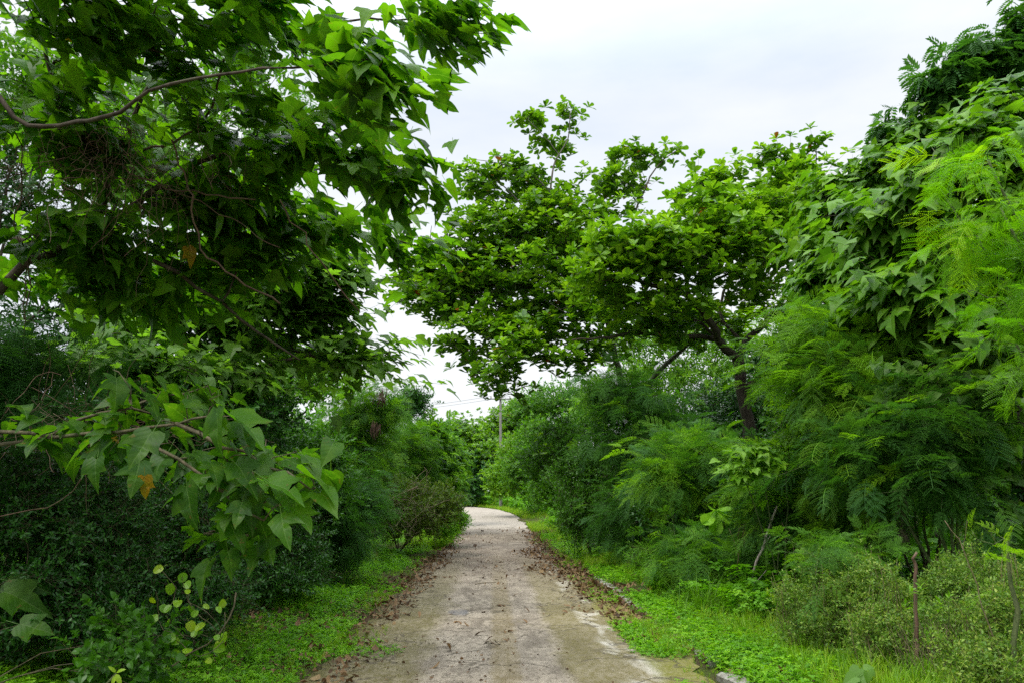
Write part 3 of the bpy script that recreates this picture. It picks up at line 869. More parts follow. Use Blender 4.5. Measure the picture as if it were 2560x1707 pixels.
# ------------------------------------------------------------------ things: left side
LOUT = np.array([0.75, -0.12, 0.0])
def lobed_tree_near():
    b = np.array([-5.5, 7.4, 0.0])
    t0 = [b, b + [.25, -.05, 1.6], P(0, 720, 7.2), P(130, 640, 7.2), P(240, 570, 7.2), P(330, 520, 7.2)]
    limbs = [(t0, .075, .03),
        ([t0[1], P(-200, 350, 6.3), P(-60, 215, 5.6), P(33, 294, 5.6), P(109, 313, 5.6), P(190, 305, 5.5), P(272, 297, 5.4), P(337, 253, 5.3), P(424, 210, 5.2), P(544, 188, 5.1), P(653, 174, 5.0), P(816, 161, 5.0), P(893, 144, 5.0)], .030, .006),
        ([P(240, 570, 7.2), P(300, 380, 7.2), P(400, 180, 7), P(555, 82, 7), P(707, 54, 7.3), P(925, 49, 7.6), P(1150, 55, 8)], .025, .006),
        ([P(330, 520, 7.2), P(500, 400, 7), P(707, 365, 7), P(816, 381, 7), P(925, 405, 7.2), P(1060, 440, 7.4)], .03, .007),
        ([P(330, 520, 7.2), P(500, 500, 7.5), P(626, 536, 8), P(762, 563, 8.3), P(950, 590, 8.6), P(1088, 625, 9)], .03, .006),
        ([P(-60, 570, 7.6), P(0, 588, 7.4), P(130, 620, 7.3), P(280, 625, 7.3), P(400, 660, 7.4), P(550, 760, 7.8), P(750, 900, 8.2)], .035, .008),
        ([P(240, 570, 7.2), P(265, 430, 7), P(163, 305, 6.6), P(144, 245, 6.5), P(114, 136, 6.4), P(130, 70, 6.3), P(114, -20, 6.2)], .022, .012)]
    bl = [blob(300, 50, 6, 330, 80), blob(660, 40, 6.3, 220, 70), blob(840, 110, 5.2, 130, 70), blob(930, 170, 4.9, 70, 45), blob(1120, 60, 7.8, 110, 40),
          blob(640, 290, 6.5, 200, 110), blob(850, 280, 6.2, 110, 60), blob(880, 400, 7, 120, 50), blob(1000, 440, 7.2, 70, 40), blob(950, 490, 7.4, 90, 30),
          blob(560, 470, 7.5, 230, 120), blob(850, 560, 8, 150, 45), blob(1020, 590, 8.6, 110, 35), blob(200, 330, 6.8, 200, 120), blob(300, 680, 8, 250, 130), blob(600, 640, 8, 170, 70), blob(300, -240, 5.6, 320, 100), blob(740, -200, 5.4, 220, 80), blob(-220, 250, 6, 180, 260), blob(150, 560, 6.8, 160, 110)]  # crown also added above and left of the frame, to shade the low branch
    ex = [P(1240, 50, 7.8), P(1220, 85, 7.9), P(1170, 110, 7.8), P(1060, 205, 4.9), P(1000, 235, 4.9), P(1015, 170, 5.0), P(1020, 390, 7.2), P(1080, 450, 7.3), P(1085, 500, 7.4), P(990, 520, 7.4), P(1130, 640, 8.8), P(1000, 690, 8.7), P(1090, 600, 8.8), P(950, 690, 8.5), P(1190, 60, 7.6), P(1130, 30, 7.6), P(1080, 90, 7.7), P(1000, 40, 7.5), P(1050, 60, 7.6), P(1260, 58, 7.8), P(980, 190, 4.9), P(950, 220, 4.9), P(920, 150, 5.0), P(900, 260, 5.2), P(1030, 215, 4.9), P(980, 350, 7), P(1060, 400, 7.2), P(1100, 470, 7.3)]
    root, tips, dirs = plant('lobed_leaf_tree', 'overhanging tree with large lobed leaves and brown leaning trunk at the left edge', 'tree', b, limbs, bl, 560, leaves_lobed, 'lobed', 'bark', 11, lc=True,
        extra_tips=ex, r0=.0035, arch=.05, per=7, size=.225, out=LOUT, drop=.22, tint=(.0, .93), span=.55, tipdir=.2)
    # yellowed leaves
    lv = Leaves(3, True); rr = rng_(4)
    for (px, py, d) in ((165, 100, 6.2), (375, 80, 6.4), (470, 620, 7.2), (280, 160, 6.6)):
        lv.add(T['lobed'], [P(px, py, d)], [rr.normal(0, .5, 3) + [0.3, 0, -.6]], [rr.normal(0, .3, 3) + [0, -.5, .8]], [.17], [1.0])
    lv.build('yellow_leaves', M['lobed'], root, b)
    # dead climbing stems hanging through the limbs
    w = Wood(); rr = rng_(8)
    for k in range(330):
        px, py = rr.uniform(-20, 560), rr.uniform(250, 480)
        if k % 3: px, py = rr.normal(240, 120), rr.normal(380, 55)
        d = rr.uniform(6, 7.6)
        p = [P(px, py, d)]
        v = np.array([rr.normal(0, .5), rr.normal(0, .3), rr.normal(-.35, .5)])
        for q in range(7):
            v = v * .75 + rr.normal(0, .35, 3) + [0, 0, -.12]
            p.append(p[-1] + v * .09)
        w.tube(smooth_path(p, .08), .0019, 3)
    for (pp, rad) in (([(20, 270), (60, 420), (40, 560), (80, 680), (60, 800)], .006), ([(190, 310), (300, 420), (480, 480), (640, 500)], .008), ([(100, 350), (95, 520), (70, 700), (62, 900), (70, 1010)], .005), ([(330, 330), (310, 500), (250, 600)], .004),
        ([(0, 450), (150, 420), (420, 470), (700, 620)], .005), ([(560, 150), (530, 260), (480, 330), (350, 380)], .012), ([(430, 350), (470, 470), (520, 640), (700, 760)], .009), ([(700, 500), (830, 700), (900, 780)], .006)):
        w.tube(smooth_path([P(x, y, 6.6 + .1 * q) for q, (x, y) in enumerate(pp)], .1, .015, len(pp)), rad, 5)
    w.build('dead_vines', M['bark_brown'], root, b)
lobed_tree_near()

def lobed_tree_second():
    b = gp(-6.6, 12.5)
    limbs = [([b, b + [.3, 0, 2], P(250, 880, 12), P(420, 800, 12), P(600, 760, 11.6), P(800, 760, 11.3)], .13, .02), ([P(420, 800, 12), P(520, 700, 12), P(700, 650, 11.5), P(840, 640, 11)], .05, .012), ([P(420, 800, 12), P(600, 850, 11.8), P(760, 880, 11.2), P(900, 900, 11)], .05, .012)]
    bl = [blob(300, 900, 10, 200, 60), blob(560, 940, 10.5, 160, 40), blob(690, 720, 11, 200, 90), blob(800, 800, 11, 110, 110), blob(850, 890, 11, 110, 50), blob(600, 850, 12, 220, 70), blob(790, 640, 11, 130, 50), blob(420, 740, 12, 220, 110), blob(860, 700, 11, 50, 60)]
    ex = [P(975, 880, 10.5), P(985, 845, 10.6), P(950, 915, 10.4), P(900, 730, 10.8), P(910, 790, 10.8), P(900, 660, 10.8), P(1000, 955, 10.2), P(1010, 870, 10.4)]
    plant('lobed_leaf_tree', 'lobed leaf tree behind the left overhanging one, its small dark leaves tiered against the sky', 'tree', b, limbs, bl, 430, leaves_lobed, 'lobed', 'bark', 12, lc=False, extra_tips=ex, r0=.004, arch=.06,
          per=7, size=.19, out=LOUT, drop=.12, tint=(0, .8), span=.6, tipdir=.2, sat=1, satspread=.3)
lobed_tree_second()

def low_branch():
    b = gp(-4.3, 5.6)
    limbs = [([b, b + [.2, .1, 1.2], P(-120, 1090, 5.8), P(0, 1082, 5.6), P(150, 1088, 5.4), P(300, 1080, 5.1), P(440, 1058, 4.9), P(520, 1040, 4.75)], .022, .007),
             ([P(440, 1058, 4.9), P(560, 1110, 4.8), P(660, 1160, 4.7), P(760, 1210, 4.6)], .014, .006), ([P(300, 1080, 5.1), P(450, 1150, 4.9), P(560, 1230, 4.8), P(660, 1300, 4.7)], .012, .006),
             ([b + [.2, .1, 1.2], P(-100, 1130, 5.7), P(60, 1110, 5.6), P(200, 1050, 5.4), P(330, 1020, 5.2)], .022, .008)]
    r = rng_(21)
    wood = Wood(); lv = Leaves(22, True)
    root = thing('lobed_leaf_sapling', b, 'low branch of big lobed leaves over the left bank, bluish to yellow green', 'sapling')
    H = [((289, 946), (321, 1011), 5.2), ((343, 970), (447, 1022), 5.1), ((430, 981), (531, 997), 5.2), ((545, 1022), (530, 1150), 4.5), ((572, 1033), (708, 1109), 4.6), ((381, 1080), (335, 1160), 4.7), ((349, 1155), (345, 1232), 4.9),
         ((245, 1100), (142, 1130), 5.2), ((262, 1105), (205, 1180), 5.1), ((485, 1145), (445, 1185), 5.0), ((468, 1215), (480, 1335), 4.9), ((670, 1201), (795, 1248), 4.5), ((762, 1180), (885, 1240), 4.6), ((714, 1147), (822, 1163), 4.7), ((735, 1267), (790, 1306), 4.6),
         ((703, 1283), (715, 1350), 4.5), ((605, 1256), (600, 1306), 4.6), ((572, 1305), (632, 1378), 4.8), ((648, 1190), (676, 1214), 4.6), ((664, 1348), (688, 1405), 4.9), ((762, 1140), (820, 1175), 4.8), ((588, 1158), (650, 1203), 4.6), ((480, 1000), (520, 1040), 4.9), ((600, 1060), (650, 1140), 4.7),
         ((700, 1210), (760, 1290), 4.7), ((640, 1150), (700, 1190), 4.7), ((520, 1080), (590, 1100), 4.7), ((420, 1130), (380, 1200), 5.0), ((300, 1000), (250, 1010), 5.4), ((560, 1180), (540, 1280), 4.9), ((800, 1230), (860, 1270), 4.6), ((620, 1220), (640, 1300), 4.8), ((460, 1040), (420, 1000), 5.0)]
    tips = []
    for (a, c, d) in H:
        A = P(*a, d); C = P(*c, d - .05 + r.normal(0, .03)); v = C - A; v[1] -= .08
        L = np.linalg.norm(v) * 0.95
        L = max(L, .15) * (.95 if L < .25 else .78)
        up = UPV + np.array([r.normal(.1, .5), r.normal(-.1, .35), 0]) + r.normal(0, .15, 3)
        lv.add(T['lobed'], [A], [v], [up], [L], [r.uniform(.1, .55) if c[0] > 640 else r.uniform(.0, .12)])  # tint carries the light: left leaves darkened as shaded, right ones paler as backlit
        tips.append(A - nrm(v) * .42 * L)
    bl = [blob(620, 1180, 4.9, 160, 70), blob(480, 1140, 5.1, 170, 70), blob(350, 1060, 5.4, 120, 50), blob(640, 1290, 5.0, 90, 70), blob(760, 1210, 4.8, 70, 40), blob(420, 1000, 5.6, 160, 60), blob(230, 1080, 5.6, 150, 60), blob(120, 1060, 5.6, 130, 50), blob(330, 1120, 5.3, 120, 60), blob(700, 1130, 5.2, 80, 40), blob(560, 1280, 5.4, 120, 80)]
    t2, o2 = sample_blobs(bl, 72, r)
    allt = np.vstack([np.array(tips), t2])
    dirs, prev = grow(limbs, allt, r, wood, r0=.0032, arch=.03)
    leaves_lobed(lv, t2, dirs[len(tips):], None, r, per=3, size=.165, out=LOUT * .7, drop=.35, tint=(.0, .25), span=.25)
    wood.build('stem', M['twig'], root, b)
    lv.build('foliage', M['lobed'], root, b)
    w = Wood(); rr = rng_(88)
    for k in range(90):
        p = [P(rr.uniform(-20, 420), rr.normal(1060, 35), rr.uniform(5.8, 6.8))]
        v = np.array([rr.normal(.3, .5), rr.normal(0, .3), rr.normal(0, .25)])
        for q in range(7):
            v = v * .85 + rr.normal(0, .22, 3); p.append(p[-1] + v * .12)
        w.tube(smooth_path(p, .1), .0022, 3)
    w.tube(smooth_path([P(300, 1010, 6), P(250, 1130, 5.9), P(150, 1250, 5.9), P(0, 1290, 5.9)], .1, .01), .004, 5)
    w.build('dry_twigs', M['bark_brown'], root, b)
    for p_, d_, u_, s_ in ((P(362, 1190, 4.85), (0.05, 0, -1), (0, -1, .3), .12), (P(285, 1092, 5.1), (.6, -.2, -.5), (0, -.6, 1), .05)):
        yl = Leaves(23, True)
        yl.add(T['lobed'], [p_], [d_], [u_], [s_], [1.0])
        yl.build('yellow_leaf', M['lobed'], root, b)
low_branch()

def hand_leaves(name, label, cat, base, spec, mat, tpl, wr=.004, wmat='greentwig', seed=1, wood_pts=None, lc=False):
    """a small plant of individually placed leaves: spec = [(base px, tip px, depth, tint)]"""
    r = rng_(seed); root = thing(name, base, label, cat); lv = Leaves(seed, lc); w = Wood()
    for (a, c, d, ti) in spec:
        A, C = P(*a, d), P(*c, d - .03); v = C - A
        lv.add(T[tpl], [A], [v], [UPV * .7 + np.array([r.normal(0, .3), -.7, 0])], [max(np.linalg.norm(v), .02)], [ti])
        if wood_pts is None:
            w.tube(smooth_path([base, base * .4 + A * .6 + [0, 0, .03], A], .06), [wr] + [wr * .6] * 50 if False else wr * .7, 4)
    for pts in wood_pts or []:
        w.tube(smooth_path(pts, .08, .006, seed), np.linspace(wr, wr * .5, len(smooth_path(pts, .08, .006, seed))), 5)
    w.build('stem', M[wmat], root, base)
    lv.build('foliage', M[mat], root, base)
hand_leaves('lobed_leaf_seedling', 'three big lobed leaves hanging in the dark at the lower left edge of the bank', 'sapling', gp(-5.0, 6.3),
    [((10, 1480), (100, 1500), 6.6, .2), ((20, 1450), (105, 1455), 6.7, .0), ((50, 1560), (122, 1572), 6.5, .3)], 'lobed', 'lobed', .003, 'twig', 5, lc=True)

M['olive'] = leaf_mat('olive_leaf', [(0.0, (0.045, 0.070, 0.012)), (0.5, (0.075, 0.145, 0.012)), (1.0, (0.12, 0.23, 0.014))], 0.38, 0.45, spec=.3)
SH = dict(parts=('stem', 'foliage'), wmat='twig', r0=.0022, arch=.1)
def shrub(label, x, y, blobs, n, seed, mat='small', size=.05, per=9, name='shrub', cat='shrub', tpl='oval', tint=(0, .9), shell=.38, group=None, span=.16, **kw):
    b = gp(x, y); k = dict(SH); k.update(kw); k.setdefault('sat', 9); k.setdefault('satspread', size * 1.7 + .05); n = int(n * .29); lr = k.pop('lr', .022)
    limbs = [([b, (b + bb[0]) / 2 + [0, 0, .1], bb[0]], lr, lr * .36) for bb in blobs]
    return plant(name, label, cat, b, limbs, blobs, n, leaves_whorl, mat, seed=seed, per=per, size=size, tpl=tpl, tint=tint, shell=shell, span=span, group=group, **k)
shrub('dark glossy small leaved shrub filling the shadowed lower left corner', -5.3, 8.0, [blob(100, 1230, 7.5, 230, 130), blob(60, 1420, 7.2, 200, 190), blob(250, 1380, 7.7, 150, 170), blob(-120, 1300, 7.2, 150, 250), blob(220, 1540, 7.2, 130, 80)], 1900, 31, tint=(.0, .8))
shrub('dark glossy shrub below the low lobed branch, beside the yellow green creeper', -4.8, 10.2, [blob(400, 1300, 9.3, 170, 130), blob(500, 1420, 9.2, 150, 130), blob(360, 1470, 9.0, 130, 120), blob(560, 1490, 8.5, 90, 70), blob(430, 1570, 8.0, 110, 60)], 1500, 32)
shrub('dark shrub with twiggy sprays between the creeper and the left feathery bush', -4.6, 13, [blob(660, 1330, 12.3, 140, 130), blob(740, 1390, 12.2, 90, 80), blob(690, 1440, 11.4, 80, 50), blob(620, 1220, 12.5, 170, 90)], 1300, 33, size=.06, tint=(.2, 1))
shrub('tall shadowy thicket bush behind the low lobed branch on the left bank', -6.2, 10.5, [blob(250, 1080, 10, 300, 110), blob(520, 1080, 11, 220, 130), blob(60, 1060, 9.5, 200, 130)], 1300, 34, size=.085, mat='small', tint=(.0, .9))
shrub('mid green bush rising above the dark shrubs in the middle of the left bank', -5.2, 15.5, [blob(700, 1150, 15, 150, 100), blob(780, 1230, 15, 110, 110), blob(640, 1080, 15.5, 120, 60)], 1100, 35, size=.10, mat='bush', tint=(.0, .6))

def feather_bush(label, x, y, blobs, n, seed, size=.28, lod='mid', per=6, mat='feather', tint=(0, .75), young=.08, name='feathery_shrub', cat='shrub', drop=.15, shell=.5, parts=('stem', 'foliage'), wr=.025, group=None, **kw):
    b = gp(x, y); kw.setdefault('sat', 3); kw.setdefault('satspread', .24 if size < .3 else .30); n = int(n * .55)
    limbs = [([b, b * .45 + bb[0] * .55 + [0, 0, .25], bb[0]], wr, .008) for bb in blobs]
    return plant(name, label, cat, b, limbs, blobs, n, leaves_feather, mat, 'greentwig', seed, shell=shell, parts=parts, r0=.0026, arch=.18, per=per, size=size, lod=lod, tint=tint, young=young, drop=drop, group=group, **kw)
feather_bush('dark bluish feathery sprays at the far left edge of the bank below the brown trunk', -5.6, 6.6, [blob(60, 900, 6.6, 170, 80), blob(-40, 1000, 6.6, 120, 60)], 60, 41, .26, tint=(0, .2), young=0)
feather_bush('dark feathery bush drooping to the verge on the left, beside the brown twiggy bush', -4.3, 15.5, [blob(850, 1340, 15, 90, 80), blob(880, 1260, 16, 90, 80), blob(800, 1290, 15.5, 80, 60)], 150, 42, .30, tint=(0, .35), young=.0, drop=.35)
feather_bush('bright feathery shrub behind the tip of the low lobed branch, with hanging brown pods', -5.0, 19.5, [blob(870, 1060, 20, 110, 80), blob(950, 1010, 19, 80, 50), blob(900, 1140, 19.5, 120, 70)], 230, 43, .32, tint=(.2, .9), young=.12)
feather_bush('feathery shrub rising above the brown twiggy bush on the left', -4.4, 26, [blob(1000, 1110, 26, 90, 80), blob(950, 1170, 25, 80, 60), blob(1050, 1180, 26, 60, 70)], 230, 44, .34, tint=(.2, .85))
feather_bush('pale green feathery shrub at the left inside of the bend', -3.8, 33, [blob(1075, 1120, 33, 60, 75), blob(1110, 1190, 33, 45, 70)], 200, 45, .36, 'lo', tint=(.3, .95))
feather_bush('farthest feathery shrub on the left, its edge against the dark hollow at the bend', -3.3, 39, [blob(1120, 1150, 39, 36, 70), blob(1135, 1210, 39, 28, 50)], 170, 46, .38, 'lo', tint=(.3, .95))
def pods():
    r = rng_(3)
    root = [o for o in COL.objects if o.get('label', '').startswith('bright feathery shrub behind')][0]
    for (px, py, d) in ((952, 985, 18.0), (936, 1060, 18.0)):
        w = Wood()
        for k in range(26):
            a = P(px + r.normal(0, 7), py + r.normal(0, 6), d); 
            w.tube([a, a + [r.normal(0, .02), r.normal(0, .02), -.1], a + [r.normal(0, .03), r.normal(0, .03), -r.uniform(.18, .26)]], .008, 4)
        w.build('pod_cluster', M['bark_brown'], root, np.array(root.location))
pods()

def twig_bush():
    root, tips, dirs = shrub('rounded brown twiggy bush with olive leaves beside the lane on the left', -2.75, 23.5, [blob(1000, 1270, 23, 120, 75), blob(1080, 1280, 22.5, 65, 65), blob(950, 1230, 23.5, 70, 60), blob(1120, 1260, 22.5, 35, 55)], 800, 51, 'olive', .085, 8, 'shrub', 'shrub', tint=(.0, .85), shell=.3)
    w = Wood(); r = rng_(6); b = np.array(root.location)
    for k in range(110):
        a = P(r.normal(965, 55), r.normal(1265, 40), 20.9 + r.uniform(0, 1.0)); v = np.array([r.normal(0, 1), r.normal(0, .4), r.normal(0.1, .7)])
        p = [a]
        for q in range(4): v = v * .8 + r.normal(0, .4, 3); p.append(p[-1] + v * .16)
        w.tube(p, .006, 3)
    w.tube(smooth_path([P(960, 1255, 21.4), P(1000, 1235, 21.2), P(1045, 1215, 21.2)], .2), .02, 5)
    w.build('dry_twigs', M['drytwig'], root, b)
twig_bush()
shrub('low lime green bush at the foot of the brown twiggy bush by the lane edge', -2.1, 27, [blob(1135, 1300, 27, 35, 28), blob(1105, 1325, 26, 40, 22)], 380, 52, 'herb', .07, 8, tint=(.3, .95))

def small_tree(label, x, y, blobs, n, seed, mat='bush', size=.12, per=9, tint=(0, .9), tpl='oval', name='tree', r=.1, wmat='bark', species=leaves_whorl, **kw):
    b = gp(x, y); kw.setdefault('sat', 6); kw.setdefault('satspread', size * 1.6 + .1); n = int(n * .36)
    c = np.mean([q[0] for q in blobs], axis=0)
    fork = b * .45 + c * .55; fork[:2] = b[:2] * .7 + c[:2] * .3
    limbs = [([b, b * .6 + fork * .4 + [.1, 0, 0], fork], r, r * .7)] + [([fork, fork * .4 + q[0] * .6 + [0, 0, .2], q[0]], r * .5, .012) for q in blobs]
    return plant(name, label, 'tree', b, limbs, blobs, n, species, mat, wmat, seed, per=per, size=size, tint=tint, **({'tpl': tpl, 'span': .35} if species is leaves_whorl else {}), r0=.004, arch=.12, **kw)
small_tree('sunlit tree seen in gaps through the near lobed leaves at upper left', -8.5, 15, [blob(150, 230, 15, 260, 150), blob(480, 250, 15, 200, 130), blob(640, 160, 15.5, 150, 110), blob(330, 420, 15, 330, 100)], 800, 61, 'bush', .17, 8, (.4, 1), shell=.5)
small_tree('thin dark tree behind the brown trunk, sky showing through it', -9.0, 13, [blob(120, 760, 13, 260, 130), blob(330, 860, 13.5, 200, 90), blob(60, 900, 13, 160, 90), blob(30, 520, 13, 130, 150), blob(40, 350, 13, 120, 110)], 480, 62, 'small', .11, 8, (.0, .8), shell=.5)
small_tree('tree with fine pale leaves low behind the second lobed tree', -9.0, 21, [blob(650, 960, 21, 170, 60), blob(800, 940, 21, 120, 60), blob(450, 960, 21, 200, 60)], 620, 63, 'bush', .15, 8, (.3, 1), shell=.5)
small_tree('vine clad tree in the left canopy, small bright leaves above the dark ones', -6.5, 13.5, [blob(640, 480, 12.5, 120, 150), blob(700, 300, 12.5, 90, 80), blob(600, 620, 12.5, 160, 60)], 420, 64, 'bush', .10, 9, (.1, .95), shell=.5)
small_tree('small dark tree showing above the feathery shrubs on the left', -5.0, 34, [blob(1040, 1000, 33, 34, 32), blob(1000, 1020, 33, 45, 30)], 300, 65, 'small', .14, 9, (.2, 1), shell=.5)

def creeper():
    b = gp(-4.0, 7.2); r = rng_(71)
    root = thing('creeper', b, 'yellow green round leaved creeper trailing down at the foot of the dark shrubs', 'creeper')
    w = Wood(); lv = Leaves(72)
    for (pp) in ([(400, 1420), (440, 1470), (420, 1540), (470, 1600)], [(455, 1440), (475, 1500), (520, 1530), (560, 1580)], [(520, 1620), (560, 1590), (562, 1530)], [(390, 1480), (400, 1560), (440, 1585), (520, 1590)], [(470, 1460), (480, 1520), (530, 1560), (548, 1610)], [(430, 1590), (500, 1640), (560, 1600)]):
        p = smooth_path([P(x, y, 6.4 + r.normal(0, .06)) for x, y in pp], .05, .006, int(pp[0][0]))
        w.tube(p, .003, 4)
        for q in p[::2]:
            lv.add(T['round'], [q + r.normal(0, .03, 3)], [r.normal(0, .6, 3) + [.2, -.2, -.2]], [r.normal(0, .35, 3) + [0, -.8, .6]], [r.uniform(.05, .085)], [r.uniform(.2, 1)])
    w.tube(smooth_path([P(430, 1665, 6.2), P(520, 1610, 6.3), P(575, 1545, 6.4), P(590, 1480, 6.5)], .1, .01, 2), .006, 5)
    w.build('stem', M['twig'], root, b); lv.build('foliage', M['creeper'], root, b)
creeper()
def heart_patch(label, x, y, blobs, n, seed, size=.09, mat='herb', tint=(.0, .6), name='heart_leaf_vine'):
    return shrub(label, x, y, blobs, n, seed, mat, size, 5, name, 'vine', 'heart', tint, .6, span=.1, upw=.1, lr=.005)
heart_patch('low heart leaved vine on the ground below the creeper at lower left', -3.9, 6.2, [blob(350, 1640, 6.3, 80, 40), blob(210, 1680, 6.0, 90, 35), blob(300, 1590, 6.6, 60, 40)], 100, 73, .06, 'bush', (.0, .4))
hand_leaves('seedling', 'tiny bright four leaved seedling at the bottom left among the ground cover', 'seedling', gp(-2.75, 5.35),
    [((290, 1685), (278, 1712), 5.3, .9), ((290, 1683), (303, 1708), 5.3, .9), ((290, 1680), (276, 1664), 5.35, .8), ((291, 1680), (306, 1668), 5.35, .8)], 'creeper', 'oval', .003)

# ------------------------------------------------------------------ things: right side
def almond_right():
    b = gp(6.95, 21)
    d = 21
    tr = [b, P(1880, 1150, d), P(1872, 1060, d), P(1866, 1028, d), P(1858, 980, d), P(1849, 933, d), P(1845, 898, d)]
    L = lambda pts, dd: [P(x, y, d + dd * i / max(len(pts) - 1, 1)) for i, (x, y) in enumerate(pts)]
    limbs = [(tr, .19, .15),
        (L([(1845, 898), (1815, 872), (1793, 847), (1783, 815), (1751, 773), (1726, 748), (1694, 729), (1624, 712), (1560, 690)], -2.5), .125, .03),
        (L([(1800, 850), (1780, 847), (1751, 840), (1688, 840), (1592, 834), (1500, 845), (1430, 850)], -2.0), .075, .02),
        (L([(1849, 905), (1853, 878), (1866, 850), (1904, 818), (1943, 786), (1984, 754), (2050, 690)], 1.0), .105, .03),
        (L([(1751, 773), (1765, 735), (1790, 700), (1840, 674), (1890, 620)], -1.0), .05, .018),
        (L([(1862, 990), (1876, 961), (1904, 933), (1914, 894), (1936, 859), (1952, 837), (2000, 770)], -1.2), .09, .03),
        (L([(1726, 748), (1715, 690), (1730, 640), (1735, 600)], -1.0), .05, .02), (L([(1700, 730), (1640, 650), (1600, 610)], -2.2), .05, .015),
        (L([(1984, 754), (2030, 600), (2040, 450), (2040, 370)], 1), .05, .012), (L([(1793, 847), (1740, 800), (1660, 770), (1560, 760)], -1.6), .045, .015),
        (L([(1850, 850), (1800, 780), (1830, 640), (1800, 480)], .8), .05, .015), (L([(1904, 933), (1935, 925), (1975, 900)], 0), .04, .015)]
    bl = [blob(1620, 610, 18.6, 210, 45, 1.6), blob(1780, 570, 19, 160, 60, 1.6), blob(1900, 540, 20.5, 160, 70, 1.5), blob(1690, 680, 18.8, 200, 35, 1.6), blob(2010, 440, 21.5, 80, 50, 1.2), blob(1800, 450, 21.5, 100, 40, 1.2), blob(1760, 520, 21, 110, 45, 1.5),
          blob(1960, 640, 20, 110, 60, 1.4), blob(1520, 700, 18.6, 110, 40, 1.2), blob(2045, 365, 21.8, 40, 26, .6), blob(1930, 400, 21.8, 60, 30, .8), blob(1640, 760, 18.5, 130, 30, 1.2), blob(1880, 720, 20, 110, 40, 1.2), blob(1960, 540, 20.5, 110, 60, 1.2), blob(1850, 620, 19.5, 120, 40, 1.3), blob(2040, 780, 20, 60, 60, 1), blob(1740, 620, 19, 200, 40, 1.8), blob(1960, 470, 21, 90, 50, 1.3), blob(1560, 640, 18.6, 120, 50, 1.4), blob(1700, 790, 22, 160, 40, 1.2), blob(1960, 760, 21.5, 110, 50, 1.2), blob(1640, 810, 19.5, 120, 30, 1), blob(1760, 830, 23, 140, 40, 1), blob(2000, 820, 21, 80, 50, 1), blob(1560, 770, 20, 90, 40, 1)]
    plant('almond_tree', 'broad almond tree with a dark forked trunk and layered limbs, the nearer almond tree', 'tree', b, limbs, bl, 800, leaves_rosette, 'almond', 'bark', 81, r0=.006, arch=.12, per=9, size=.30, tint=(.35, .95), red=.004, shell=.5, sat=2, satspread=.26)
almond_right()
